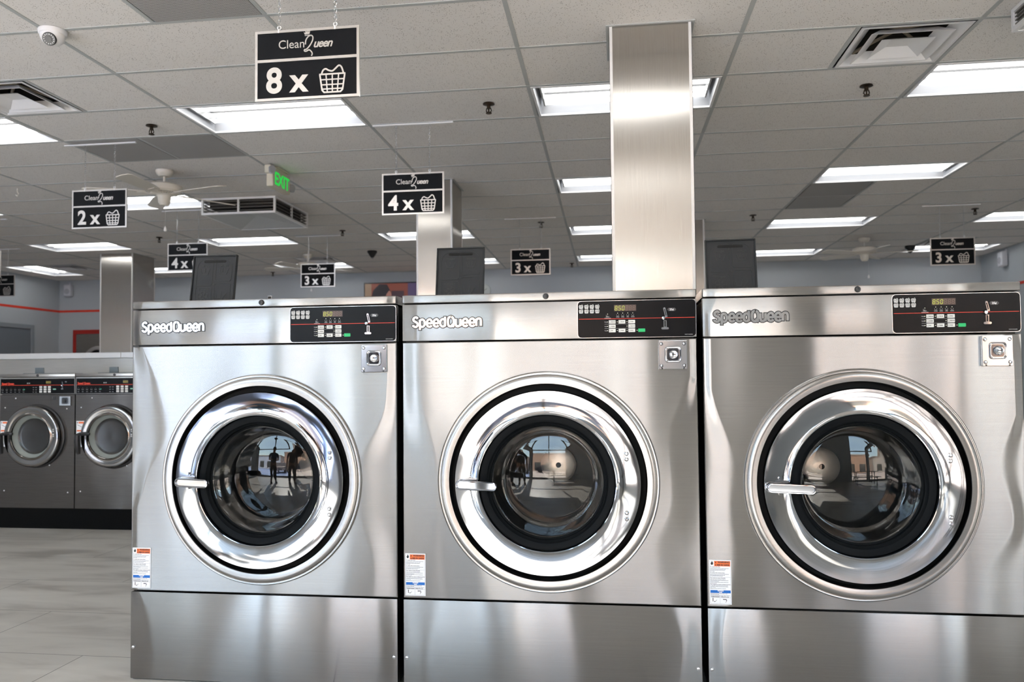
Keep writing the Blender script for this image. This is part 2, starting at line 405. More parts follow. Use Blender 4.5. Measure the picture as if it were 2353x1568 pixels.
def troffer(cx, cy, rz, label):
    t = empty('ceiling_light', (cx, cy, HC), rz, label, 'ceiling light', 'fluorescent lights in the ceiling grid')
    def ad(nm, me, l):
        o = bpy.data.objects.new(nm, me); COL.objects.link(o); o.parent = t; o.location = l; return o
    ad('rim', TM[0], (0, 0, 0)); ad('reflector', TM[1], (0, 0, 0)); ad('darkened_back', TBACK, (0, 0, 0))
    for y in (-.186, -.062, .062, .186): ad('tube', TM[2], (0, y, .055))
    for x in (-.545, .545): ad('lamp_holder', TM[3], (x, 0, .05))
    return t
NAMEC = {-5: 'far left', -3: 'over the small washers at the left', -1: 'second column from the left wall', 1: 'behind the 8 x sign', 3: 'in line with the large steel column', 5: 'right of the large steel column', 7: 'nearest the right wall'}
NAMER = {2: 'nearest row in view', 6: 'second row in view', 10: 'third row', 14: 'last row before the back wall', -2: 'row just over the big washers', -6: 'row over the seating', -10: 'row beside the shop window'}
for i, j in TROF:
    a, b = gp(i, j), gp(i+1, j+1)
    troffer((a[0]+b[0])/2, (a[1]+b[1])/2, 0, 'lit ceiling light, %s, %s' % (NAMER[j], NAMEC[i]))
a, b = gp(-4.5, 13), gp(-4, 15); troffer((a[0]+b[0])/2, (a[1]+b[1])/2, PI/2, 'lit ceiling light turned lengthwise beside the left wall')
# ---------------------------------------------------------------- perforated return grilles
for (i, j, h_), lb in zip(GRILLS, ['perforated grey return panel at the top edge near the dome camera', 'left of two joined perforated panels above the ceiling fan', 'right of two joined perforated panels above the ceiling fan',
                                   'smooth dark perforated panel touching a light, right of the steel column', 'smooth dark perforated panel, farther of the pair right of the steel column']):
    a, b = gp(i+h_/2, j), gp(i+h_/2+.5, j+1)
    o = MB().box(a[0]+.014, b[0]-.014, a[1]+.014, b[1]-.014, HC-.001, HC+.01).build('return_grille', GRIL)
    tag(o, lb, 'vent', 'perforated return air panels')
# ---------------------------------------------------------------- square step diffusers
DM = []
def diffuser_parts():
    out = []
    def fr(s0, z0, s1, z1, t):
        f = MB(); A = [(-s0, -s0), (s0, -s0), (s0, s0), (-s0, s0)]; rings = []
        for s_, z_ in ((s0, z0), (s1, z1), (s1-t, z1), (s0-t, z0)):
            rings.append([f.bm.verts.new((x*s_/s0, y*s_/s0, z_)) for x, y in A])
        for p_, q_ in zip(rings, rings[1:]+rings[:1]):
            for k in range(4): f.bm.faces.new([p_[k], p_[(k+1) % 4], q_[(k+1) % 4], q_[k]])
        return f
    out.append(('frame', fr(.285, -.003, .225, .045, .02).mesh('frame', WHITE)))
    out.append(('louver', fr(.215, -.012, .15, .035, .006).mesh('louver', WHITE)))
    f = MB(); s0, s1 = .14, .06
    A = [f.bm.verts.new((x, y, -.016)) for x, y in ((-s0, -s0), (s0, -s0), (s0, s0), (-s0, s0))]; B = [f.bm.verts.new((x, y, .02)) for x, y in ((-s1, -s1), (s1, -s1), (s1, s1), (-s1, s1))]
    for k in range(4): f.bm.faces.new([A[k], A[(k+1) % 4], B[(k+1) % 4], B[k]])
    f.bm.faces.new(B); out.append(('centre_plate', f.mesh('centre_plate', WHITE)))
    f = MB(); f.box(-.24, .24, -.24, .24, .18, .19)
    for x0, x1, y0, y1 in ((-.25, -.24, -.25, .25), (.24, .25, -.25, .25), (-.24, .24, -.25, -.24), (-.24, .24, .24, .25)): f.box(x0, x1, y0, y1, .04, .19)
    out.append(('duct', f.mesh('duct', DUCTM)))
    f = MB(); f.tube([(-.2, -.2, .05), (0, 0, .1), (.2, .2, .05)], .01, 6); f.tube([(-.2, .2, .05), (0, 0, .1), (.2, -.2, .05)], .01, 6)
    out.append(('brace', f.mesh('brace', mat('dusty_bracket', (.3,.25,.19), .9))))
    return out
DM = diffuser_parts()
for (i, j, h_), lb in zip(DIFF, ['white square air diffuser with stepped louvers, right of the tall steel column', 'white square air diffuser cut by the left edge of the photo',
                                 'dark air diffuser in the far left corner beside the turned light', 'dark air diffuser behind the distant ceiling fan', 'small dark air diffuser near the right wall behind the hanging sign']):
    a, b = gp(i+h_/2, j), gp(i+h_/2+.5, j+1)
    t = empty('air_diffuser', ((a[0]+b[0])/2, (a[1]+b[1])/2, HC), 0, lb, 'vent', 'square air diffusers')
    for nm, me in DM:
        o = bpy.data.objects.new(nm, me); COL.objects.link(o); o.parent = t
# ---------------------------------------------------------------- boxed louvered vents hanging below the ceiling
def louver_box(x0, x1, y0, y1, h, lb):
    t = empty('boxed_air_vent', ((x0+x1)/2, (y0+y1)/2, HC), 0, lb, 'vent', 'louvered boxes hung under the ceiling')
    W, D = (x1-x0)/2, (y1-y0)/2; p = .02
    f = MB()
    for sx in (-1, 1):
        for sy_ in (-1, 1): f.box(sx*W-(p if sx > 0 else -.0)-(0 if sx > 0 else 0), sx*W+(p if sx < 0 else 0), sy_*D-(p if sy_ > 0 else 0), sy_*D+(p if sy_ < 0 else 0), -h, 0)
    for z0, z1 in ((-h, -h+.022), (-.02, 0)):
        for sy_ in (-1, 1): f.box(-W+p, W-p, min(sy_*D, sy_*(D-p)), max(sy_*D, sy_*(D-p)), z0, z1)
        for sx in (-1, 1): f.box(min(sx*W, sx*(W-p)), max(sx*W, sx*(W-p)), -D+p, D-p, z0, z1)
    for sy_ in (-1, 1): f.box(-.009, .009, min(sy_*D, sy_*(D-p)), max(sy_*D, sy_*(D-p)), -h+.022, -.02)
    for sx in (-1, 1): f.box(min(sx*W, sx*(W-p)), max(sx*W, sx*(W-p)), -.009, .009, -h+.022, -.02)
    f.build('frame', WHITE, t)
    f = MB(); A = [f.bm.verts.new((x, y, -h)) for x, y in ((-W+.001, -D+.001), (W-.001, -D+.001), (W-.001, D-.001), (-W+.001, D-.001))]; c = f.bm.verts.new((0, 0, -h+.07))
    for k in range(4): f.bm.faces.new([A[k], A[(k+1) % 4], c])
    f.build('bottom_pan', mat('grey_white_pan', (.55,.57,.58), .5), t)
    MB().box(-W+.06, W-.06, -D+.06, D-.06, -h+.075, -.001).build('core', DUCTM, t)
    f = MB(); n = 4
    for k in range(n):
        z = -h+.022+(h-.042)*(k+.5)/n
        for sy_ in (-1, 1): f.box(-W+p, W-p, min(sy_*(D-.004), sy_*(D-.03)), max(sy_*(D-.004), sy_*(D-.03)), z-.002, z+.002)
        for sx in (-1, 1): f.box(min(sx*(W-.004), sx*(W-.03)), max(sx*(W-.004), sx*(W-.03)), -D+.03, D-.03, z-.002, z+.002)
    f.build('louver_blades', mat('dark_louver', (.18,.17,.16), .6), t)
    return t
louver_box(-4.19, -3.40, 7.73, 8.60, .17, 'louvered grey-white air box hanging behind the nearest ceiling fan')
louver_box(2.0, 2.9, 3.5, 4.394, .1155, 'louvered air box cut off at the upper right corner')
# ---------------------------------------------------------------- sprinklers
f = MB(); f.lathe([(1e-5, 0), (.038, 0), (.04, -.006), (.016, -.012), (1e-5, -.012)], axis='Z', n=24); ros = f.mesh('rosette', BRASS, True)
f = MB(); f.cyl((0, 0, 0), .013, -.035, -.012, 'Z', 16); f.cyl((0, 0, 0), .02, -.068, -.063, 'Z', 16)
f.tube([(-.012, 0, -.03), (-.018, 0, -.05), (-.006, 0, -.064)], .004, 6); f.tube([(.012, 0, -.03), (.018, 0, -.05), (.006, 0, -.064)], .004, 6); f.cyl((0, 0, 0), .005, -.063, -.03, 'Z', 8)
spk = f.mesh('spray_head', BRASS, True)
for x, y, lb in [(-3.33, 5.43, 'dark sprinkler head left of the nearest light, above the small sign'), (-.847, 5.36, 'dark sprinkler head between the 4 x sign and the tall steel column'), (1.59, 5.41, 'dark sprinkler head right of the tall steel column, nearest row'),
                 (-.90, 9.62, 'sprinkler head in front of the middle 3 x sign'), (1.553, 9.64, 'sprinkler head above the gap right of the third soap lid'), (3.98, 9.71, 'sprinkler head right of the 3 x sign near the right wall'),
                 (-3.39, 9.71, 'sprinkler head at the end of the mounting bar of the left 3 x sign'), (-5.86, 9.75, 'sprinkler head left of the 4 x sign with long chains'), (-.74, 13.2, 'smallest sprinkler head near the back wall, right of the middle 3 x sign'), (-5.89, 13.3, 'sprinkler head near the back wall beneath a distant fan')]:
    t = empty('sprinkler', (x, y, HC), 0, lb, 'sprinkler', 'ceiling sprinklers')
    for nm, me in (('rosette', ros), ('spray_head', spk)):
        o = bpy.data.objects.new(nm, me); COL.objects.link(o); o.parent = t
# ---------------------------------------------------------------- dome cameras, hook
t = empty('dome_camera', (-2.93, 3.86, HC), 0, 'white dome camera at the upper left, facing the room', 'camera', 'ceiling cameras')
f = MB(); f.lathe([(1e-5, 0), (.068, 0), (.07, -.004), (.068, -.022), (.064, -.026), (1e-5, -.026)], axis='Z', n=40); f.build('base', WHITE, t, True)
f = MB(); f.lathe([(.062, -.022)] + [(.062*math.cos(a), -.026-.055*math.sin(a)) for a in [k*PI/16 for k in range(1, 8)]] + [(1e-5, -.081)], axis='Z', n=40)
f.build('ball', WHITE, t, True)
dv = Vector((.25, -.82, -.5)).normalized(); q = dv.to_track_quat('Y', 'Z')
f = MB(); f.lathe([(1e-5, .008), (.014, .008), (.014, .005), (.031, .005), (.034, 0), (.034, -.012)], n=32); l_ = f.build('lens', BLK, t, True); l_.location = Vector((0, 0, -.036))+dv*.052; l_.rotation_euler = q.to_euler()
f = MB()
for k in range(14): f.cyl((.024*math.cos(k*PI/7), 0, .024*math.sin(k*PI/7)), .0025, .004, .0065, 'Y', 8)
le = f.build('led_ring', WHT2, l_)
for x, y, lb in ((-3.52, 11.36, 'black bulb-shaped ceiling camera between the 3 x sign and the second steel column'), (4.19, 12.4, 'black ceiling camera with blue glint near the right wall')):
    t = empty('bulb_camera', (x, y, HC), 0, lb, 'camera', 'ceiling cameras')
    MB().lathe([(1e-5, 0), (.07, 0), (.072, -.02), (.055, -.045), (.03, -.085), (.015, -.1), (1e-5, -.1)], axis='Z', n=28).build('housing', BLK, t, True)
    MB().cyl((0, 0, 0), .018, -.108, -.098, 'Z', 16).build('lens', LENS, t, True)
t = empty('ceiling_hook', (-5.68, 7.02, HC), 0, 'small pale hook left under a ceiling bar near the left edge', 'hook')
MB().tube([(0, 0, 0), (0, 0, -.03), (.015, 0, -.05), (0, 0, -.075), (-.015, 0, -.06)], .004, 6).build('wire', BEIGE, t, True)
# ---------------------------------------------------------------- ceiling fans
def fan(x, y, rot, lb):
    t = empty('ceiling_fan', (x, y, HC), rot, lb, 'ceiling fan', 'beige ceiling fans')
    MB().lathe([(1e-5, 0), (.073, 0), (.075, -.01), (.066, -.035), (.045, -.055), (1e-5, -.055)], axis='Z', n=32).build('canopy', BEIGE, t, True)
    MB().cyl((0, 0, 0), .011, -.125, -.05, 'Z', 12).build('downrod', BEIGE, t, True)
    MB().lathe([(1e-5, -.117), (.05, -.117), (.12, -.125), (.148, -.14), (.152, -.16), (.15, -.185), (.135, -.2), (1e-5, -.2)], axis='Z', n=40).build('motor_housing', BEIGE, t, True)
    v = MB()
    for k in range(28):
        a = 2*PI*k/28
        v.tube([(.115*math.cos(a), .115*math.sin(a), -.2), (.075*math.cos(a), .075*math.sin(a), -.215)], .004, 4)
    v.build('vent_ribs', BEIGE, t)
    MB().lathe([(.075, -.195), (.08, -.215), (.06, -.225), (.055, -.235), (.05, -.285), (.035, -.31), (1e-5, -.315)], axis='Z', n=32).build('switch_cup', BEIGE, t, True)
    for k in range(5):
        a = 2*PI*k/5; m = Matrix.Rotation(a, 4, 'Z') @ T(0, 0, -.205) @ Matrix.Rotation(.2, 4, 'X')
        f = MB(); pts = [(.15, -.045), (.3, -.062), (.62, -.07), (.655, -.05), (.665, 0), (.655, .05), (.62, .07), (.3, .062), (.15, .045)]
        f.prismz(pts, -.003, .003); bmesh.ops.transform(f.bm, matrix=m, verts=f.bm.verts)
        bl = f.build('blade', BEIGE, t)
        f = MB(); f.prismz([(.06, -.015), (.13, -.012), (.17, -.035), (.22, -.03), (.22, .03), (.17, .035), (.13, .012), (.06, .015)], -.008, -.0035)
        bmesh.ops.transform(f.bm, matrix=m, verts=f.bm.verts); f.build('blade_bracket', BEIGE, bl)
    f = MB(); f.tube([(.045, -.03, -.29), (.045, -.03, -.50)], .0012, 4); pc = f.build('pull_chain', WHT2, t)
    MB().lathe([(1e-5, -.5), (.006, -.505), (.014, -.535), (.010, -.548), (1e-5, -.55)], (.045, -.03, 0), 'Z', 12).build('pull_knob', WHITE, pc, True)
fan(-3.94, 6.63, -.28, 'beige five-blade ceiling fan beside the 2 x sign')
fan(-4.55, 11.5, .63, 'distant ceiling fan half hidden behind the left 3 x sign')
fan(3.32, 11.57, -.19, 'distant ceiling fan right of the third soap lid')
# ---------------------------------------------------------------- exit sign
t = empty('exit_sign', (-2.95, 6.76, HC), 0, 'beige exit sign with lit green EXIT letters and two emergency lamp heads', 'exit sign')
MB().box(-.05, .05, -.09, .13, -.014, 0, .004).build('mounting_plate', EXITP, t)
MB().box(-.03, .03, -.17, .2, -.185, -.012, .008).build('housing', EXITP, t)
f = MB(); f.add(text('EXIT', .155, .003, .98, 0, 'CENTER', .0015), Matrix.Rotation(PI/2, 4, 'Z')); bmesh.ops.transform(f.bm, matrix=T(.031, .02, -.158), verts=f.bm.verts); f.build('letters', EXITM, t)
for y0, z0, lb in ((-.19, -.035, 0), (.24, -.10, 0)):
    f = MB(); f.box(-.03, .03, y0-.025, y0+.025, z0-.045, z0+.025, .01); h_ = f.build('lamp_head', EXITP, t)
    f = MB(); f.prism([(.0, .03), (.026, .02), (.034, -.01), (.02, -.04), (-.01, -.045), (-.026, -.03), (-.028, .012)], -.008, .008)
    bmesh.ops.transform(f.bm, matrix=T(.035, y0-.01, z0-.01) @ Matrix.Rotation(1.0, 4, 'Z'), verts=f.bm.verts); f.build('lens', LENS, h_)
# ---------------------------------------------------------------- wall speakers, TV, clock
def speaker(x, y, z, rz, lb):
    t = empty('wall_speaker', (x, y, z), rz, lb, 'speaker', 'small white wall speakers')
    MB().box(-.075, .075, -.10, -.01, -.11, .11, .02).build('cabinet', mat('pale_speaker_plastic', (.62,.64,.70), .5), t)
    MB().cyl((0, 0, -.02), .05, -.106, -.099, 'Y', 24).build('cone', mat('speaker_cone', (.42,.44,.50), .6), t, True)
    MB().box(-.02, .02, -.02, 0, .06, .15).build('bracket', mat('pale_speaker_plastic'), t)
speaker(-9.98, YF, 2.86, 0, 'small white speaker high in the far left corner above the red stripe')
speaker(XR, 12.85, 2.88, -PI/2, 'small white speaker high on the right wall')
t = empty('television', (-3.62, YF, 2.43), 0, 'wall television showing a dark-haired woman in profile, beside the second steel column', 'television')
MB().box(-.755, .755, -.07, -.01, -.43, .43, .006).build('bezel', BLK, t)
def scr(pts, col, nm, dy, par):
    return MB().prism(pts, -.0715-dy-.001, -.0715-dy).build(nm, mat('screen_'+nm, (.01,.01,.01), .3, emit=(col, .30)), par)
s_ = scr([(-.735, -.41), (.735, -.41), (.735, .41), (-.735, .41)], (.22,.055,.03), 'screen', 0, t)
scr([(-.735, -.41), (-.62, -.41), (-.62, .41), (-.735, .41)], (.30,.20,.13), 'pale_wall', .002, s_)
scr([(-.26, -.41), (-.04, -.41), (-.04, .28), (-.26, .28)], (.05,.02,.03), 'dark_door', .002, s_)
scr([(.03, -.41), (.18, -.41), (.18, .41), (.03, .41)], (.09,.06,.14), 'violet_wall', .002, s_)
def fig(P): return [(x*.8-.30, z*.8+.13) for x, z in P]
scr(fig([(-.5, -.41), (-.42, -.05), (-.36, .2), (-.22, .34), (-.05, .33), (.02, .2), (.03, .05), (-.02, -.2), (-.02, -.41)]), (.008,.004,.006), 'hair', .004, s_)
scr(fig([(-.12, -.35), (-.14, -.1), (-.06, .12), (.0, .2), (.05, .12), (.06, .03), (.10, -.06), (.06, -.1), (.07, -.16), (.04, -.2), (.03, -.28), (-.03, -.33)]), (.38,.17,.13), 'face', .006, s_)
t = empty('wall_clock', (-2.27, YF, 2.685), 0, 'round pale wall clock half hidden behind the middle soap lid', 'clock')
MB().lathe([(1e-5, -.02), (.10, -.02), (.108, -.024), (.115, -.02), (.115, 0), (1e-5, 0)], n=40).build('case', mat('pale_clock', (.55,.6,.6), .5), t, True)
f = MB(); f.stroke([(0, 0), (.05, .03)], .006, -.024, -.022); f.stroke([(0, 0), (-.02, .08)], .004, -.024, -.022); f.build('hands', INK, t)
# ---------------------------------------------------------------- door in left wall
yd0, yd1, zt = 12.0, 13.03, 2.19
f = MB(); f.box(XL, XL+.03, yd1-.07, yd1, 0, zt, .004); f.box(XL, XL+.03, yd0, yd0+.07, 0, zt, .004); f.box(XL, XL+.03, yd0+.07, yd1-.07, zt-.07, zt, .004)
dr = struct(f, 'door_1', DFRM)
MB().box(XL+.001, XL+.012, yd0+.07, yd1-.07, 0, zt-.07).build('door_leaf', DOORM, dr)
MB().cyl((XL, yd0+.13, 1.0), .02, .012, .07, 'X', 16).build('door_handle', ZINC, dr, True)
# ---------------------------------------------------------------- dryer wall with red frame
xd = -9.9
f = MB(); f.box(xd, xd+.06, YF-.03, YF, 0, 2.135); f.box(xd+.06, -2.5, YF-.03, YF, 2.06, 2.135)
struct(f, 'trim_6', mat('dark_red_frame', (.38,.018,.012), .5))
def dryer(x, lb, new=None):
    t = empty('stacked_dryer', (x, YF, 0), 0, lb, 'dryer', 'dryers built into the back wall')
    MB().box(0, .80, -.025, -.001, .05, 2.055, .004).build('front_panel', STEELD2, t)
    for z in (1.55, .62):
        d = MB().lathe([(.21, -.03), (.22, -.05), (.25, -.055), (.28, -.045), (.285, -.025)], (.43, 0, z), n=64).build('door', ALU, t, True)
        MB().cyl((.43, 0, z), .212, -.04, -.03, n=48).build('door_glass', mat('dark_glass', (.005,.005,.007), .1), d, True)
        MB().box(.68, .72, -.075, -.03, z-.06, z+.06, .008).build('handle', BLK, d)
    return t
STEELD2 = mat('dryer_steel', metal=1, build=brushed((0, 0, 1), .004, .3, .4, c0=(.36,.34,.31), c1=(.44,.42,.39)))
d0 = dryer(xd+.065, 'built-in stacked dryer at the left end of the red-framed wall')
d1 = copy_tree(d0); d1.location.x += .81; d1['label'] = 'built-in stacked dryer behind the far left steel column'
# ---------------------------------------------------------------- columns
def column(x0, x1, y0, y1, lb, tr=.017, seam=None, group='steel-clad columns'):
    t = empty('steel_column', ((x0+x1)/2, (y0+y1)/2, 0), 0, lb, 'column', group)
    W, D = (x1-x0)/2, (y1-y0)/2
    f = MB(); f.box(-W+.002, W-.002, -D+.002, D-.002, 0, HC); f.build('cladding', STEELC, t)
    for sx in (-1, 1):
        for sy_ in (-1, 1):
            f = MB(); X = sx*W; Y = sy_*D
            f.box(min(X, X-sx*tr), max(X, X-sx*tr), min(Y, Y-sy_*.002), max(Y, Y-sy_*.002), 0, HC-.001)
            f.box(min(X, X-sx*.002), max(X, X-sx*.002), min(Y, Y-sy_*tr), max(Y, Y-sy_*tr), 0, HC-.001)
            f.build('corner_trim', TRIM, t)
    f = MB(); a = .016
    for x0_, x1_, y0_, y1_ in ((-W-a, W+a, -D-a, -D), (-W-a, W+a, D, D+a), (-W-a, -W, -D, D), (W, W+a, -D, D)): f.box(x0_, x1_, y0_, y1_, HC-.002, HC+.004)
    f.build('ceiling_collar', TBAR, t)
    return t
column(-.03, .398, 4.27, 4.72, 'tall steel-clad column rising between the middle and right washers')
column(-1.86, -1.515, 7.37, 7.85, 'steel-clad column behind the hanging 4 x sign')
column(-7.46, -6.95, 10.88, 11.45, 'steel-clad column standing behind the row of small washers')
column(.62, 1.02, 9.8, 10.2, 'narrow strip of steel column seen right of the tallest column', group='steel-clad columns')
# ---------------------------------------------------------------- hanging signs
def chain(mb, x, z0, z1, L=.021, r=.0016):
    n = int((z1-z0)/(L*.78)); st = (z1-z0)/n
    for k in range(n):
        zc = z0+(k+.5)*st; hl = st*.64; wd = .0058; pts = []
        for q_ in range(10):
            a = 2*PI*q_/10; px, pz = wd*math.cos(a), hl*math.sin(a)
            pts.append((x+px, 0, zc+pz) if k % 2 else (x, px, zc+pz))
        P = [Vector(p_) for p_ in pts]; rings = []
        for i_, p_ in enumerate(P):
            d = (P[(i_+1) % 10]-P[i_-1]).normalized(); nn = Vector((0, 1, 0)) if k % 2 else Vector((1, 0, 0)); b_ = d.cross(nn)
            rings.append([mb.bm.verts.new(p_+nn*r*math.cos(2*PI*c/4)+b_*r*math.sin(2*PI*c/4)) for c in range(4)])
        for a_, b_ in zip(rings, rings[1:]+rings[:1]):
            for c in range(4): mb.bm.faces.new([a_[c], a_[(c+1) % 4], b_[(c+1) % 4], b_[c]])
_sm = {}
def sign(cx, cy, num, lb, tilt=0, bar=True, ztop=2.683):
    W, H = .459, .302; z1 = ztop-HC; z0 = z1-H; zm = z0+.172
    t = empty('hanging_sign', (cx, cy, HC), tilt, lb, 'sign', 'basket size signs hanging on chains')
    def part(nm, fn, m, par=t, key=None):
        k = (nm, key)
        if k not in _sm:
            f = MB(); fn(f); _sm[k] = f.mesh(nm, m)
        o = bpy.data.objects.new(nm, _sm[k]); COL.objects.link(o); o.parent = par; return o
    fw = .011
    def fr(f):
        f.box(-W/2, W/2, -.006, .006, z1-fw, z1); f.box(-W/2, W/2, -.006, .006, z0, z0+fw)
        f.box(-W/2, -W/2+fw, -.006, .006, z0+fw, z1-fw); f.box(W/2-fw, W/2, -.006, .006, z0+fw, z1-fw); f.box(-W/2+fw, W/2-fw, -.006, .006, zm-.006, zm+.006)
    part('frame', fr, ALU)
    bd = part('board', lambda f: f.box(-W/2+.002, W/2-.002, -.003, .003, z0+.002, z1-.002), mat('black_sign_board', (.009,.010,.012), .45, spec=.1))
    y0, y1 = -.0045, -.003
    def logo(f):
        zb = z1-.080
        f.add(text('Clean', .052, 0, .98, 0, 'LEFT', .0007), T(-.127, -.0038, zb))
        f.add(text('ueen', .050, .0011, .93, .35, 'LEFT', .0007, .90), T(.027, -.0038, zb-.002))
        Q = [(.014, .010), (.002, .003), (-.006, .012), (-.004, .030), (.006, .045), (.018, .050), (.026, .044), (.026, .030), (.018, .013), (.008, .0), (-.002, -.009), (-.010, -.010), (-.010, -.016), (-.002, -.017), (.010, -.012), (.020, -.020), (.024, -.030), (.020, -.038)]
        f.stroke([(x_, zb+z_) for x_, z_ in smooth(Q[2:])], .0052, y0, y1)
        cr_ = [(-.008, .052), (-.013, .064), (-.006, .059), (-.004, .071), (.002, .062), (.006, .073), (.009, .062), (.016, .070), (.013, .055)]
        f.prism([(x_-.001, zb+z_+.002) for x_, z_ in cr_], y0, y1)
        f.stroke([(-.009, zb+.050), (.013, zb+.052)], .003, y0, y1)
    part('shop_logo', logo, SILV, bd)
    def nm(f):
        f.add(text(num, .150, .0042, .96, 0, 'CENTER', .0007), T(-.145, -.0038, z0+.036))
        f.add(text('x', .145, .0042, .95, 0, 'CENTER', .0007), T(-.035, -.0038, z0+.036))
        basket(f, .112, z0+.077, .115, y0, y1, .0068)
    part('count_marking', nm, SILV, bd, key=num)
    for s_ in (-1, 1):
        x = s_*.124
        e_ = part('eyelet', lambda f: (f.lathe([(.0055, -.0015), (.0095, -.0015), (.0095, .0015), (.0055, .0015)], (x, 0, z1+.012), n=16, close=True), f.box(x-.003, x+.003, -.008, -.005, z1-.012, z1+.004)), WHITE, t, key=s_)
        part('chain', lambda f: chain(f, x, z1+.014, -.004), ZINC, t, key=s_)
    if bar: part('mounting_bar', lambda f: f.box(-.30, .30, -.012, .012, -.012, -.002, .003), WHITE)
    return t
sign(-1.29, 3.253, '8', 'largest hanging sign in view, reading 8 x and a basket')
sign(-1.458, 5.69, '4', 'sign reading 4 x in front of a steel column')
sign(-3.972, 5.78, '2', 'sign reading 2 x and a basket, left of the ceiling fan')
sign(-4.61, 8.22, '4', 'sign reading 4 x partly hidden by the leftmost soap lid')
sign(-1.0, 9.33, '3', 'sign reading 3 x just left of the tallest steel column')
sign(3.622, 9.43, '3', 'sign reading 3 x near the right wall')
sign(-3.82, 10.0, '3', 'sign reading 3 x between the leftmost soap lid and the second column')
sign(-8.50, 10.2, '2', 'sign cut off by the left edge, showing only its basket mark', ztop=2.67)
sign(-7.14, 8.3, '4', 'sign at the very left edge of the photo, showing only its right frame')

# ================================================================ the big washers
def text_lines(mb, x0, x1, z, h, y0, y1, rnd):
    """an illegibly small line of print: broken word-length dashes"""
    x = x0
    while x < x1-.001:
        l = rnd.uniform(.0015, .006); mb.box(x, min(x+l, x1), y0, y1, z, z+h); x += l+.0009
def lever_slot(name, par, x, z, k=1.0):
    s = MB(); s.lathe([(1e-5, -.010), (.0055*k, -.0095), (.0078*k, -.006), (.0082*k, 0)], (x, 0, z), n=24)
    knob = s.build(name, CHROME, par, True)
    f = MB(); f.stroke([(x+.004*k, z+.036*k), (x+.011*k, z+.004*k)], .0085*k, -.0035, 0); f.lathe([(1e-5, -.0035), (.0042*k, -.0035), (.0042*k, 0)], (x+.004*k, 0, z+.036*k), n=16)
    f.stroke([(x+.006*k, z-.008*k), (x+.006*k, z-.036*k)], .011*k, -.003, 0); f.rrect(x-.008*k, x+.019*k, z-.042*k, z-.034*k, .0038*k, -.005, 0)
    f.build('slot_plate', CHROME, knob, True)
    f = MB(); f.stroke([(x+.0045*k, z+.034*k), (x+.010*k, z+.010*k)], .003*k, -.004, -.0036); f.box(x+.0035*k, x+.008*k, -.0036, -.0031, z-.032*k, z-.010*k)
    f.build('slit', VOID, knob)
    return knob
def flame(mb, x, z, k, y0, y1):
    mb.prism([(x+a*k, z+b*k) for a, b in ((0, 1), (.25, .55), (.5, .2), (.5, -.35), (.2, -.75), (-.2, -.75), (-.5, -.35), (-.5, .1), (-.3, .3), (-.15, .5))], y0, y1)
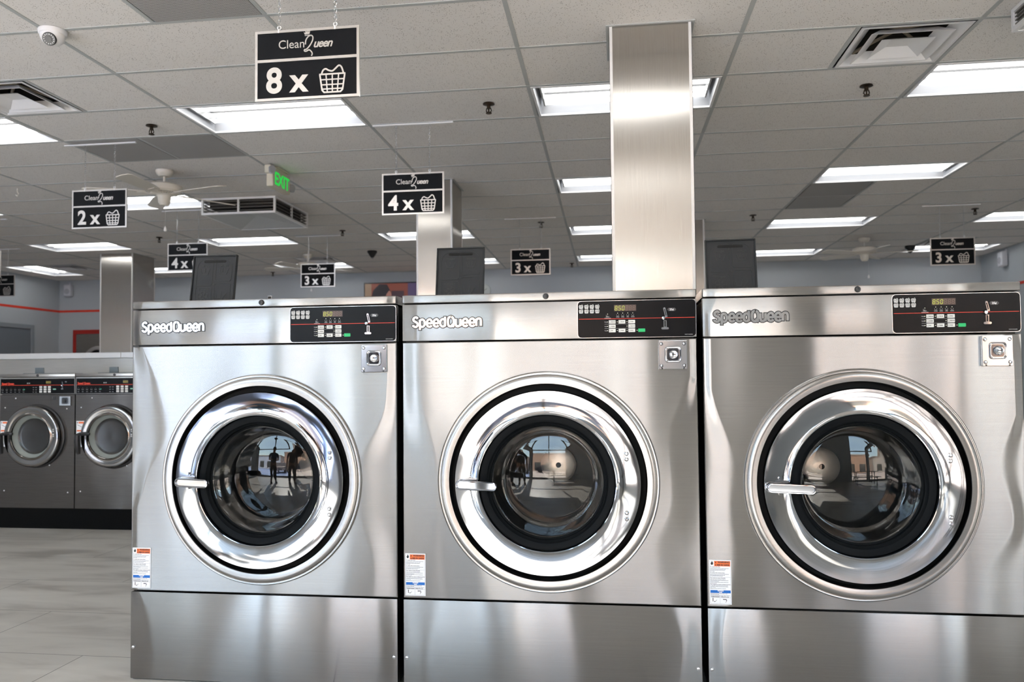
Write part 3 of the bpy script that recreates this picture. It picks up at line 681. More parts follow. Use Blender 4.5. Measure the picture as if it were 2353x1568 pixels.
def warning_label(par, x0, z0, W=.079, H=.161):
    s = MB().box(x0, x0+W, -.0016, -.0009, z0, z0+H).build('warning_label', mat('white_sticker', (.86,.86,.88), .4), par)
    x1, z1 = x0+W, z0+H; y0, y1 = -.0019, -.0016
    MB().box(x0+.018, x1-.003, y0, y1, z1-.023, z1-.004).build('orange_band', ORNG, s)
    MB().box(x0+.003, x1-.003, y0, y1, z0+.041, z0+.0515).build('blue_band', BLUE, s)
    b = MB(); flame(b, x0+.010, z1-.012, .0085, y0, y1)
    for z, w_ in ((.0375, 0),): pass
    b.add(text('WARNING', .0088, .0003, 1.0, 0, 'LEFT', .00015), T(x0+.031, -.0021, z1-.0112)); b.add(text('MISE EN GARDE', .0070, .0003, .90, 0, 'LEFT', .00015), T(x0+.028, -.0021, z1-.0205))
    for zz in (-.0112, -.0205): b.prism([(x0+.021, z1+zz), (x0+.026, z1+zz), (x0+.0235, z1+zz+.006)], -.0021, -.0019)
    for a, c in (((x0+.012, z0+.010), (x0+.012, z0+.021)), ((x0+.050, z0+.0185), (x0+.061, z0+.0185))): b.stroke([a, c], .0024, y0, y1)
    b.stroke([(x0+.018, z0+.0105), (x0+.023, z0+.012), (x0+.025, z0+.017)], .0010, y0, y1); b.stroke([(x0+.061, z0+.016), (x0+.0595, z0+.010), (x0+.057, z0+.007)], .0010, y0, y1)
    for c in ((.012, .021), (.050, .0185), (.018, .0105), (.0605, .0145)): b.cyl((x0+c[0], 0, z0+c[1]), .0018, y0, y1, n=10)
    b.add(text('Open/Ouverte', .0048, .0001, 1, 0, 'LEFT', .0001), T(x0+.006, -.0018, z0+.026)); b.add(text('Closed/Fermée', .0047, .0001, 1, 0, 'LEFT', .0001), T(x0+.040, -.0018, z0+.026))
    b.build('black_print', INK, s)
    b = MB(); rnd = random.Random(3)
    for hd, z in (('To reduce risk of fire:', .134), ('To reduce risk of serious injury:', .113), ("Pour réduire le risque d'incendie:", .094), ('Pour réduire les risques de blessures graves:', .071)):
        b.add(text(hd, .0040, .00015, 1, 0, 'LEFT', .0001), T(x0+.004, -.0018, z0+z))
    for z, w_ in ((.1295, .066), (.126, .055), (.1225, .053), (.119, .016), (.1085, .066), (.105, .054), (.1015, .044), (.0895, .055), (.086, .064), (.0825, .030), (.079, .064), (.0755, .022), (.067, .062), (.0635, .064), (.060, .018), (.0565, .056), (.0378, .060), (.0345, .030), (.0313, .069), (.028, .045)):
        text_lines(b, x0+.004, x0+.004+w_, z0+z, .0013, y0, y1, rnd)
    for z in (.0985, .025): b.box(x0+.003, x1-.003, y0, y1, z0+z-.0002, z0+z+.0002)
    b.box(x0+.0375, x0+.0379, y0, y1, z0+.003, z0+.025); b.stroke([(x0+.003, z0+.003), (x1-.003, z0+.003), (x1-.003, z1-.004), (x0+.003, z1-.004)], .0004, y0, y1, True)
    b.build('small_print', mat('grey_ink', (.12,.12,.14), .6), s)
    b = MB(); b.add(text('NOTICE', .0058, .0003, 1, 0, 'CENTER', .00015), T(x0+W/2, -.0021, z0+.0472)); b.add(text('AVIS', .0055, .0003, 1, 0, 'CENTER', .00015), T(x0+W/2, -.0021, z0+.0420)); b.build('white_print', WHT2, s)
    return s
def seg_digit(f_on, f_off, x, z, w_, h, on, y0, y1):
    S = {'a': ((0, h), (w_, h)), 'g': ((0, h/2), (w_, h/2)), 'd': ((0, 0), (w_, 0)), 'f': ((0, h/2), (0, h)), 'b': ((w_, h/2), (w_, h)), 'e': ((0, 0), (0, h/2)), 'c': ((w_, 0), (w_, h/2))}
    for k, (p_, q_) in S.items():
        P = Vector((x+p_[0], z+p_[1])); Q = Vector((x+q_[0], z+q_[1])); d = (Q-P)*.12
        sh = lambda v: (v.x+(v.y-z)*.1, v.y)
        (f_on if k in on else f_off).stroke([sh(P+d), sh(Q-d)], .0017, y0, y1)

E_ = [(0, .48), (.78, .48), (.80, .72), (.62, .98), (.38, 1.0), (.10, .82), (.0, .5), (.10, .15), (.38, .0), (.66, .04), (.80, .2)]
GLYPH = {'S': ([([(.82, 1.12), (.62, 1.30), (.36, 1.30), (.10, 1.12), (.12, .86), (.40, .70), (.70, .55), (.80, .28), (.62, .03), (.34, .0), (.06, .14), (.0, .26)], 0)], 1.17),
 'p': ([([(.0, 1.0), (.0, -.42)], 0), ([(.0, .78), (.18, .96), (.45, 1.0), (.72, .80), (.78, .5), (.72, .2), (.45, .0), (.18, .04), (.0, .22)], 0)], 1.15),
 'e': ([(E_, 0)], 1.13),
 'd': ([([(.78, 1.34), (.78, .0)], 0), ([(.78, .78), (.60, .96), (.33, 1.0), (.06, .80), (.0, .5), (.06, .2), (.33, .0), (.60, .04), (.78, .22)], 0)], 1.1),
 'Q': ([([(.46, 1.30), (.80, 1.18), (.94, .85), (.94, .45), (.80, .10), (.46, .0), (.12, .10), (.0, .45), (.0, .85), (.12, 1.18), (.46, 1.30), (.56, 1.29)], 0), ([(.55, .28), (1.02, -.06)], 0)], 1.30),
 'u': ([([(.0, 1.0), (.0, .30), (.10, .06), (.36, .0), (.62, .10), (.74, .30)], 0), ([(.76, 1.0), (.76, .0)], 0)], 1.12),
 'n': ([([(.0, 1.0), (.0, .0)], 0), ([(.0, .70), (.14, .92), (.38, 1.0), (.64, .94), (.74, .70), (.74, .0)], 0)], 1.1)}
def ends(P, e):      # lengthen a line at both ends
    if e < 1e-6: return P
    a, b, c, d = (Vector(v) for v in (P[0], P[1], P[-2], P[-1]))
    return [tuple(a+(a-b).normalized()*e)]+list(P)+[tuple(d+(d-c).normalized()*e)]
def empty_child(name, par):
    o = bpy.data.objects.new(name, None); COL.objects.link(o); o.parent = par; o.empty_display_size = .02; return o
WW = 1.11
def big_washer():
    t = empty('front_load_washer', (0, 0, 0))
    cx, cz = .5535, .803
    # body with sides set a little behind the fronts
    f = MB(); f.box(.008, .012, .03, 1.12, .03, 1.484); f.box(WW-.012, WW-.008, .03, 1.12, .03, 1.484); f.box(.012, WW-.012, 1.115, 1.12, .03, 1.484); f.box(.012, WW-.012, .0305, 1.115, 1.40, 1.484); f.box(.012, WW-.012, .0305, 1.115, .0305, .22)
    f.box(.012, .10, .0305, .034, .22, 1.40); f.box(1.01, WW-.012, .0305, .034, .22, 1.40); f.build('cabinet_sides', BODY, t)
    f = MB(); f.box(.02, WW-.02, .02, 1.1, 0, .03); f.build('base', BLK, t)
    # top lid: folded sheet
    f = MB(); f.box(0, WW, -.004, .02, 1.4905, 1.522, .004, 3); f.box(0, WW, .0201, 1.13, 1.516, 1.522)
    f.box(0, .003, .0201, 1.13, 1.4905, 1.5159); f.box(WW-.003, WW, .0201, 1.13, 1.4905, 1.5159)
    lid = f.build('top_cover', STEEL, t, True)
    f = MB(); f.lathe([(1e-5, -.0095), (.0035, -.0095), (.004, -.0125), (.009, -.0115), (.0115, -.004)], (.556, 0, 1.507), n=28); f.build('lock_bolt', BLK, lid, True)
    # control fascia
    f = MB(); f.box(0, WW, 0, .03, 1.3435, 1.4865, .003, 2); fa = f.build('control_fascia', STEEL, t, True)
    # main front panel with a round opening, and lower panel
    def holed(x0, x1, z0, z1, hx, hz, r, n=96):
        f = MB(); bm = f.bm; ring = []; outer = []
        for k in range(n):
            a = 2*PI*k/n; ring.append(bm.verts.new((hx+r*math.cos(a), 0, hz+r*math.sin(a))))
            dx, dz = math.cos(a), math.sin(a); s_ = min((x1-.003-hx)/dx if dx > 1e-9 else 1e9, (x0+.003-hx)/dx if dx < -1e-9 else 1e9, (z1-.003-hz)/dz if dz > 1e-9 else 1e9, (z0+.003-hz)/dz if dz < -1e-9 else 1e9)
            outer.append([hx+dx*s_, hz+dz*s_])
        for c in ((x0+.003, z0+.003), (x1-.003, z0+.003), (x1-.003, z1-.003), (x0+.003, z1-.003)):
            k = min(range(n), key=lambda q_: (outer[q_][0]-c[0])**2+(outer[q_][1]-c[1])**2); outer[k] = list(c)
        ov = [bm.verts.new((x, 0, z)) for x, z in outer]
        for k in range(n): bm.faces.new([ring[k], ov[k], ov[(k+1) % n], ring[(k+1) % n]])
        def mv(x, z, y):
            e = .003; return (x+(-e if abs(x-x0-e) < 1e-6 else (e if abs(x-x1+e) < 1e-6 else 0)), y, z+(-e if abs(z-z0-e) < 1e-6 else (e if abs(z-z1+e) < 1e-6 else 0)))
        b1 = [bm.verts.new(mv(x, z, .003)) for x, z in outer]; b2 = [bm.verts.new(mv(x, z, .03)) for x, z in outer]
        for A, B in ((ov, b1), (b1, b2)):
            for k in range(n): bm.faces.new([A[k], B[k], B[(k+1) % n], A[(k+1) % n]])
        return f
    holed(0, WW, .355, 1.3385, cx, .805, .40).build('front_panel', STEEL, t, True)
    lp = MB().box(0, WW, 0, .03, .004, .3495, .003, 2).build('lower_panel', STEEL, t, True)
    for x in (.0125, 1.0955): MB().lathe([(1e-5, -.005), (.0035, -.0045), (.0065, -.002), (.007, 0)], (x, 0, .128), n=20).build('screw', ZINC, lp, True)
    for x in (.0125, 1.0955): MB().box(x-.0025, x+.0025, -.0054, -.0045, .1275, .1285).build('screw_slot', VOID, lp)
    # pressed collar round the door
    f = MB(); f.lathe([(.4165, .0), (.4155, -.006), (.412, -.0095), (.4075, -.008), (.405, -.0085), (.402, -.016), (.396, -.0195), (.385, -.0195), (.374, -.0165), (.3705, -.016), (.368, -.0125), (.367, -.004), (.367, .07)], (cx, 0, .805), n=160)
    f.build('door_collar', STEELR, t, True)
    f = MB(); f.lathe([(.3665, .035), (.30, .035), (.30, .6), (.42, .6)], (cx, 0, .805), n=64); f.build('door_recess', VOID, t)
    # door
    dr_ = MB().lathe([(.330, .03), (.3465, .018), (.3485, -.010), (.3475, -.024), (.3445, -.0285), (.340, -.0282), (.325, -.0272), (.305, -.0266), (.285, -.0268), (.270, -.0280), (.262, -.0302), (.258, -.0330), (.2555, -.0322), (.2545, -.027), (.2545, .02)], (cx, 0, cz), n=180).build('door', CHROMER, t, True)
    MB().lathe([(.2545, -.012), (.252, -.017), (.246, -.018), (.228, -.012), (.222, -.002), (.2185, .0), (.2165, .012), (.2095, .016), (.2095, .03)], (cx, 0, cz), n=120).build('gasket', RUB, dr_, True)
    R = .75; bowl = [(.2095, .012), (.2065, .014), (.2045, .02), (.198, .06), (.190, .10), (.183, .122), (.176, .130), (.168, .1275)]
    bowl += [(r_, .110+R-math.sqrt(R*R-r_*r_)-.0) for r_ in (.155, .13, .10, .07, .04, .015, 1e-4)]
    MB().lathe(bowl, (cx, 0, cz), n=96).build('door_glass', GLASS, dr_, True)
    for (bx, bz) in ((.853, .9135), (.853, .893), (.851, .696), (.851, .6735)):
        MB().lathe([(1e-5, -.0095), (.0035, -.0095), (.0045, -.007), (.008, -.0055), (.0095, 0)], (bx-.0045, -.0235, bz), n=20).build('hinge_bolt', CHROME, dr_, True)
    for (bx, bz) in ((.300, .588), (.341, .550)):
        MB().lathe([(1e-5, -.0015), (.0028, -.003), (.0042, -.0022), (.0048, 0)], (bx, -.0235, bz), n=16).build('rivet', ZINC, dr_, True)
    # handle: pivot plate and a hollow lever
    f = MB(); f.prism([(.212, .80), (.225, .776), (.262, .776), (.292, .806), (.292, .82), (.258, .822)], -.034, -.022); f.cyl((.262, 0, .828), .005, -.038, -.028, n=14); f.cyl((.262, 0, .771), .005, -.038, -.028, n=14)
    hd = f.build('handle', CHROME, dr_, True)
    lv = MB(); pts = []
    x0, x1, zc, hh = .2135, .3765, .795, .0175
    def cap(o_): # outline of the lever
        P = []
        for k in range(9): a = PI/2+k*PI/8; P.append((x0+.016+(hh-o_)*.9*math.cos(a), zc+(hh-o_)*math.sin(a)))
        for k in range(9): a = -PI/2+k*PI/8; P.append((x1-.016+(hh-o_)*.9*math.cos(a), zc+(hh-o_)*math.sin(a)))
        return P
    def yy(x): return -.034-(x-x0)/(x1-x0)*.040
    rings = []
    for o_, dy in ((.002, .012), (0, .004), (.0, -.002), (.0022, -.0055), (.0045, -.0058), (.006, -.003), (.0065, .001)):
        rings.append([lv.bm.verts.new((x, yy(x)+dy-.012, z)) for x, z in cap(o_)])
    for a_, b_ in zip(rings[:-1], rings[1:]):
        n = len(a_)
        for k in range(n): lv.bm.faces.new([a_[k], a_[(k+1) % n], b_[(k+1) % n], b_[k]])
    lv.bm.faces.new(rings[0][::-1]); lv.bm.faces.new(rings[-1])
    lv.build('lever', CHROME, hd, True)
    # drum
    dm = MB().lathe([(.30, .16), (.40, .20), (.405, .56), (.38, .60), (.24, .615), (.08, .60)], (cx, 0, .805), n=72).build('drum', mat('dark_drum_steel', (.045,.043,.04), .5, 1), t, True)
    f = MB(); f.lathe([(.08, .60), (.078, .585), (.066, .578), (1e-5, .578)], (cx, 0, .805), n=48); f.build('drum_hub', mat('hub_steel', (.80,.71,.61), .42, .85), dm, True)
    f = MB(); f.lathe([(1e-5, .568), (.010, .57), (.012, .578)], (cx, 0, .805), n=20); f.build('hub_bolt', BLK, dm, True)
    # lock plate
    lk = MB().box(.971, 1.074, -.014, 0, 1.2245, 1.3315, .0015, 1); lk = lk.build('coin_vault_plate', PLATE, t)
    def sq(k, r_, n=6):
        P = []
        for cx2, cz2, a in ((1, 1, 0), (-1, 1, PI/2), (-1, -1, PI), (1, -1, 1.5*PI)):
            for q_ in range(n+1): P.append((1.0225+cx2*(k-r_)+r_*math.cos(a+q_*PI/2/n), 1.279+cz2*(k-r_)+r_*math.sin(a+q_*PI/2/n)))
        return P
    f = MB(); rr = []
    for k, r_, y in ((.030, .011, -.0142), (.0275, .010, -.0175), (.0245, .009, -.0165), (.023, .008, -.0135), (.0215, .008, -.0143)): rr.append([f.bm.verts.new((x, y, z)) for x, z in sq(k, r_)])
    for a_, b_ in zip(rr[:-1], rr[1:]):
        n = len(a_)
        for k in range(n): f.bm.faces.new([a_[k], a_[(k+1) % n], b_[(k+1) % n], b_[k]])
    f.build('lock_surround', CHROME, lk, True)
    MB().prism(sq(.0215, .008), -.0148, -.0142).build('lock_well', mat('dark_chrome', (.12,.12,.13), .1, 1), lk)
    MB().lathe([(.0165, -.0149), (.016, -.022), (.014, -.0245), (.0125, -.0235), (1e-5, -.0235)], (1.0245, 0, 1.279), n=32).build('lock_cylinder', CHROME, lk, True)
    MB().box(1.0195, 1.0315, -.0245, -.0236, 1.2775, 1.2805).build('key_slot', VOID, lk)
    for x in (.981, 1.063):
        for z in (1.238, 1.319): MB().lathe([(1e-5, -.0185), (.004, -.018), (.0065, -.0155), (.007, -.014)], (x, 0, z), n=16).build('screw', CHROME, lk, True)
    for x in (.983, 1.061): MB().cyl((x, 0, 1.2275), .003, -.0152, -.0139, n=12).build('small_screw', BLK, lk, True)
    # emblem
    em = empty_child('emblem', fa)
    def word(letters, x):
        out = []
        for ch in letters:
            st, adv = GLYPH[ch]
            for P, cl_ in st: out.append(([(x+a*.0235, 1.3985+b*.0285) for a, b in (smooth(P, 4) if len(P) > 4 else P)], cl_))
            x += adv*.0235
        return out
    for letters, wx in (('Speed', .0425), ('Queen', .1800)):
        st = word(letters, wx)
        for nm_, wd_, ya, yb, mt in (('black_outline', .0148, -.0011, 0, INK), ('silver_letters', .0090, -.0017, -.0008, mat('bright_emblem', (.50,.50,.50), .18, .9))):
            f = MB()
            for P, cl_ in st: f.stroke(ends(P, (wd_-.0090)/2), wd_, ya, yb)
            f.build(nm_, mt, em)
    # control pad
    px, pz = .6755, 1.4842; PW, PH = .432, .138
    MB().rrect(px-.0012, px+PW+.0012, pz-PH-.0012, pz+.0012, .0145, -.0008, 0).build('pad_border', ZINC, fa)
    pad = MB().rrect(px, px+PW, pz-PH, pz, .0135, -.0016, -.0002).build('control_pad', PADB, fa)
    y0, y1 = -.0022, -.0016
    def A(a, t_): return px+a, pz-t_*PH
    x, z = A(.004, .489); MB().box(x, px+.428, y0, y1, z-.0008, z+.0008).build('red_line', RED, pad)
    f = MB()
    for r_ in range(2):
        for c in range(4): x, z = A(.0125+.0201*c, .15+.125*r_); basket(f, x, z, .0155, y0, y1, .0010)
    f.build('basket_icons', WHT2, pad)
    x0_, z0_ = A(.135, .285); x1_, z1_ = A(.216, .115)
    dsp = MB().box(x0_, x1_, y0, y1, z0_, z1_).build('display', DISP, pad)
    on, off = MB(), MB()
    for k, s_ in enumerate(('abcdefg', 'acdfg', 'abcdef', '', '', '')): seg_digit(on, off, x0_+.003+k*.0131, z0_+.0035, .0075, .0155, s_, -.0026, -.0022)
    on.cyl((x0_+.0145, 0, z0_+.0035), .0009, -.0026, -.0022, n=8)
    on.build('lit_digits', DIGON, dsp); off.build('unlit_digits', DIGOFF, dsp)
    f = MB(); g = MB()
    for a in (.148, .1665, .185, .2035): x, z = A(a, .34); f.cyl((x, 0, z), .0014, y0, y1, n=10); x, z = A(a, .395); g.stroke([(x-.004, z+.003), (x-.003, z-.003), (x+.003, z-.003), (x+.004, z+.003)], .0007, y0, y1)
    for a, s_ in ((.148, 'WASH'), (.1665, 'RINSE'), (.185, 'SPIN'), (.2035, 'DOOR')): x, z = A(a, .455); g.add(text(s_, .0042, .00012, 1, 0, 'CENTER', .0002), T(x, -.0018, z))
    x, z = A(.111, .36); f.cyl((x, 0, z), .0014, y0, y1, n=10); g.stroke([(x-.005, z-.003), (x-.005, z-.008), (x-.001, z-.009), (x, z-.004)], .0007, y0, y1); x, z = A(.111, .475)
    g.add(text('INSERT', .0040, .00012, 1, 0, 'CENTER', .0002), T(x, -.0018, z+.004)); g.add(text('COINS/CARD', .0040, .00012, 1, 0, 'CENTER', .0002), T(x, -.0018, z-.001))
    for r_, (s_, row) in enumerate((('Wash', .577), ('Cycle', .697), ('Temp', .814))): x, z = A(.1035, row); g.add(text(s_, .0043, .00012, 1, 0, 'CENTER', .0002), T(x, -.0018, z-.0015))
    for row in (.637, .757): x, z = A(.099, row); g.box(x, x+.1125, y0, y1, z-.0004, z+.0004)
    x, z = A(.408, .955); g.add(text('PARTS WASHER', .0040, .0001, 1, 0, 'CENTER', .0002), T(x-.002, -.0018, z))
    for r_, (row, names) in enumerate(((.577, ('REGULAR', 'DELUXE', 'ULTRA')), (.697, ('NORMAL', None, 'DELICATE')), (.814, ('HOT', 'WARM', 'COLD')))):
        for c, nm_ in enumerate(names):
            if not nm_: continue
            x, z = A(.1275+.0358*c, row); b_ = MB().rrect(x-.0125, x+.0125, z-.0064, z+.0064, .0018, -.0028, -.0016, 2).build('button', BTN, pad)
            f.cyl((x-.0173, 0, z), .0015, y0, y1, n=10)
            k = MB(); k.add(text(nm_, .0043, .00018, .80, 0, 'LEFT', .0002), T(x-.004, -.0030, z-.0017)); k.stroke([(x-.0105, z+.003), (x-.010, z-.003), (x-.006, z-.003), (x-.0055, z+.003)], .0007, -.0031, -.0028); k.build('button_print', INK, b_)
    x, z = A(.2355, .815); MB().rrect(x-.0127, x+.0127, z-.0062, z+.0062, .0018, -.0028, -.0016, 2).build('start_button', GRN, pad); f.cyl((x-.017, 0, z), .0015, y0, y1, n=10)
    f.build('indicator_lights', mat('cream_dots', (.8,.8,.66), .5), pad); g.build('panel_print', GREY, pad)
    x, z = A(.345, .265); k = MB().prism([(x-.016, z), (x-.011, z+.006), (x+.012, z+.006), (x+.017, z), (x+.012, z-.006), (x-.011, z-.006)], y0, y1).build('price_tag', mat('dark_tag', (.03,.03,.032), .3), pad)
    f = MB(); f.add(text('25¢', .0100, .00015, 1.1, 0, 'CENTER', .0003), T(x+.0005, -.0025, z-.0035)); f.build('price_print', WHT2, k)
    x, z = A(.315, .50); cs = lever_slot('coin_slide', pad, x, z)
    warning_label(t, .008, .3645)
    # soap dispenser lid, standing open
    sx, sw, sb, sl = .053, .208, .345, .245
    def lidmesh():
        f = MB(); H = sl
        f.prism([(0, 0), (sw, 0), (sw, H), (0, H)], .0, .012)
        e = .006
        for a in ((0, e, 0, H), (sw-e, sw, 0, H), (0, sw, H-e, H)): f.box(a[0], a[1], -.007, 0, a[2], a[3], .0015, 1)
        return f
    rot = T(sx, sb, 1.524) @ Matrix.Rotation(-math.atan2(.043, .25), 4, 'X')
    f = lidmesh(); bmesh.ops.transform(f.bm, matrix=rot, verts=f.bm.verts); sd = f.build('soap_lid', LIDM, t, True)
    f = MB(); f.rrect(.052, .157, sl-.035, sl-.024, .0052, -.0016, -.0004); bmesh.ops.transform(f.bm, matrix=rot, verts=f.bm.verts); f.build('grip_slot', VOID, sd)
    f = MB(); y0, y1 = -.0012, 0
    def box_outline(a, b, c, d, tl=.01, tr_=.01):
        P = []
        for (X, Z, an, r_) in ((b, d, 0, tr_), (a, d, PI/2, tl), (a, c, PI, .01), (b, c, 1.5*PI, .01)):
            ccx = X-r_ if an in (0, 1.5*PI) else X+r_; ccz = Z-r_ if an in (0, PI/2) else Z+r_
            for k in range(6): P.append((ccx+r_*math.cos(an+k*PI/10), ccz+r_*math.sin(an+k*PI/10)))
        f.stroke(P, .0014, y0, y1, True)
    box_outline(.022, .098, .103, sl-.018, tl=.04); box_outline(.112, .188, .122, sl-.018, tr_=.04); box_outline(.022, .098, .012, .095); box_outline(.112, .188, .012, .112)
    for cx3, n_ in ((.060, 1), (.150, 2)):
        f.stroke([(cx3-.022, .182), (cx3-.013, .155), (cx3+.013, .155), (cx3+.022, .182)], .0030, y0, y1)
        for q_ in range(n_): xx = cx3+(q_-(n_-1)/2)*.014; f.stroke([(xx, .184), (xx, .165)], .0036, y0, y1)
    for k in range(6):
        a = k*PI/3+PI/6; c = (.060+.016*math.cos(a), .050+.016*math.sin(a))
        f.stroke([(c[0]+.0095*math.cos(b_*PI/6), c[1]+.0095*math.sin(b_*PI/6)) for b_ in range(12)], .0022, y0, y1, True)
    f.stroke([(.120, .072), (.125, .045), (.143, .045), (.148, .072)], .0022, y0, y1); f.stroke([(.138, .022), (.170, .065)], .002, y0, y1); f.stroke([(.150, .018), (.165, .04), (.178, .018)], .0018, y0, y1)
    f.cyl((.105, 0, .108), .004, y0, y1, n=12)
    bmesh.ops.transform(f.bm, matrix=rot, verts=f.bm.verts); f.build('embossed_symbols', mat('embossed_plastic', (.022,.023,.025), .3), sd)
    f = MB(); f.add(text('WASH', .013, .0006, 1, 0, 'CENTER', .0005), rot @ T(.060, -.0005, .190)); f.add(text('WASH', .013, .0006, 1, 0, 'CENTER', .0005), rot @ T(.150, -.0005, .190)); f.add(text('SOFTENER', .010, .0005, 1, 0, 'CENTER', .0005), rot @ T(.060, -.0005, .080))
    f.build('embossed_words', mat('embossed_plastic'), sd)
    MB().box(.03, .30, .36, .62, 1.5221, 1.5235).build('dispenser_rim', LIDM, t)
    return t
w1 = big_washer(); w2 = copy_tree(w1); w3 = copy_tree(w1)
for t, x, wd, lb in ((w1, -1.9660, 1.1076, 'leftmost big steel washer, beside the open aisle'), (w2, -.8350, 1.1212, 'middle one of the three big steel washers, between the other two'), (w3, .3081, 1.0966, 'rightmost big steel washer, its hub at the left of the glass')):
    t.location = (x, 3.083, 0); t.scale = (wd/WW, 1, 1); tag(t, lb, 'washing machine', 'big washers in the front row')
# a little latch post on the left washer's top
tag(MB().box(-1.665, -1.645, 3.70, 3.71, 1.522, 1.60, .002).build('latch_post', ZINC), 'small metal latch post standing on the leftmost big washer', 'post')

# ================================================================ the small washers in the next aisle
SW = .676
def small_washer():
    t = empty('small_washer', (0, 0, 0)); cx, cz = .329, .752
    MB().box(.004, SW-.004, .02, .70, .165, 1.245).build('cabinet_sides', BODY, t)
    f = MB(); f.box(0, SW, -.003, .02, 1.236, 1.262, .003, 2); f.box(0, SW, .02, .71, 1.257, 1.262); lid = f.build('top_cover', mat('worn_steel', metal=1, build=brushed((0, 0, 1), .004, .3, .4, c0=(.34,.32,.30), c1=(.42,.40,.38))), t, True)
    MB().lathe([(1e-5, -.008), (.010, -.007), (.011, -.003)], (.342, 0, 1.249), n=20).build('lock_bolt', BLK, lid, True)
    fa = MB().box(0, SW, 0, .02, 1.096, 1.233, .002, 1).build('control_fascia', mat('worn_steel'), t)
    pad = MB().box(.006, SW-.006, -.0015, 0, 1.100, 1.222).build('control_pad', PADB, fa)
    y0, y1 = -.0022, -.0015
    f = MB(); f.box(.010, SW-.010, y0, y1, 1.168, 1.1705); f.add(text('Speed Queen', .0235, .0008, .86, 0, 'LEFT', .0004), T(.018, -.0020, 1.1745)); f.build('red_marking', mat('bright_red_print', (.85,.06,.02), .45), pad)
    f = MB(); f.box(.415, .462, y0, y1, 1.181, 1.2035); d_ = f.build('display', mat('dim_display', (.03,.025,.01), .3), pad)
    on, off = MB(), MB()
    for k, s_ in enumerate(('abcdefg', 'abcdef', 'abcdef')): seg_digit(on, off, .420+k*.014, 1.185, .008, .014, s_, -.0027, -.0022)
    off.bm.free(); on.build('lit_digits', mat('dim_amber_digits', (.1,.08,.01), .5, emit=((.5,.38,.03), .5)), d_)
    for c in range(3):
        for r_ in range(3): MB().rrect(.371+c*.0385-.0125, .371+c*.0385+.0125, 1.1535-r_*.019-.0075, 1.1535-r_*.019+.0075, .002, -.0025, -.0015, 2).build('button', BTN, pad)
    MB().rrect(.480, .507, 1.131, 1.140, .003, -.0025, -.0015, 2).build('start_button', mat('pale_green_button', (.25,.55,.4), .5), pad)
    f = MB()
    for k in range(6): x = .025+k*.038; f.stroke([(x-.006, 1.138), (x-.006, 1.128), (x+.006, 1.128), (x+.006, 1.138)], .0014, y0, y1); f.box(x-.007, x+.007, y0, y1, 1.112, 1.1145); f.box(x-.001, x+.001, y0, y1, 1.145, 1.147)
    for k in range(3): f.box(.298, .31, y0, y1, 1.149-k*.019, 1.152-k*.019); f.box(.322, .335, y0, y1, 1.149-k*.019, 1.152-k*.019)
    f.box(.246, .257, y0, y1, 1.181, 1.189); f.box(.262, .273, y0, y1, 1.181, 1.189); f.add(text('25¢', .010, .0004, 1, 0, 'CENTER', .0002), T(.594, -.0019, 1.192))
    f.build('panel_print', GREY, pad)
    MB().rrect(.214, .228, 1.131, 1.138, .003, -.0025, -.0015, 2).build('green_mark', mat('green_print', (0,.35,.2), .5), pad)
    lever_slot('coin_slide', pad, .560, 1.165, .75)
    fp = MB().box(0, SW, 0, .02, .165, 1.0905, .002, 1).build('front_panel', STEELD, t)
    for x, z in ((.145, 1.062), (.05, .985), (.225, .52), (.455, .515), (.05, .305), (.62, .295), (.605, .975)):
        MB().lathe([(1e-5, -.004), (.004, -.003), (.0055, 0)], (x, 0, z), n=12).build('screw', WHITE, fp, True)
    lk = MB().box(.545, .645, -.012, 0, 1.000, 1.077, .002, 1).build('coin_vault_plate', ZINC, t)
    MB().rrect(.565, .632, 1.010, 1.073, .014, -.016, -.012).build('lock_surround', CHROME, lk)
    MB().rrect(.571, .624, 1.016, 1.066, .010, -.0165, -.016).build('lock_well', mat('dark_chrome'), lk)
    MB().lathe([(.014, -.0165), (.013, -.024), (1e-5, -.024)], (.592, 0, 1.040), n=20).build('lock_cylinder', BLK, lk, True)
    dr_ = MB().lathe([(.240, -.002), (.2475, -.03), (.247, -.052), (.240, -.060), (.225, -.0625), (.205, -.058), (.192, -.058), (.184, -.064), (.178, -.066), (.174, -.062), (.173, -.045)], (cx, 0, cz), n=96).build('door', mat('smoky_chrome', (.25,.235,.225), .12, 1, build=wavy), t, True)
    MB().lathe([(.262, -.0005), (.258, -.012), (.247, -.016)], (cx+.006, 0, cz), n=64).build('door_shadow_ring', BLK, t, True)  # black ring set off-centre stands in for the shadow beside the door
    MB().lathe([(.173, -.05), (.165, -.035), (.152, -.025), (.146, -.015)], (cx, 0, cz), n=64).build('pale_gasket', mat('pale_grey_gasket', (.30,.33,.31), .4), dr_, True)
    MB().lathe([(.150, -.018), (.14, -.012), (.12, -.008), (1e-4, -.013)], (cx, 0, cz), n=64).build('door_glass', mat('smoked_glass', (.02,.019,.018), .25), dr_, True)
    for z in (.81, .795, .77, .755): MB().lathe([(1e-5, -.006), (.004, -.005), (.006, 0)], (.53, -.058, z), n=12).build('hinge_bolt', WHITE, dr_, True)
    f = MB(); f.tube([(.175, -.07, .775), (.10, -.085, .775), (.088, -.095, .765), (.085, -.095, .72), (.088, -.09, .66), (.092, -.085, .615)], .02, 10, rs=[.012, .014, .022, .024, .022, .012]); f.build('handle', BLK, dr_, True)
    s = MB().box(.010, .090, -.0012, -.0004, .665, .875).build('warning_label', mat('white_sticker'), t)
    MB().box(.030, .086, -.0018, -.0012, .855, .869).build('orange_band', ORNG, s); MB().box(.014, .086, -.0018, -.0012, .79, .802).build('second_orange_band', ORNG, s)
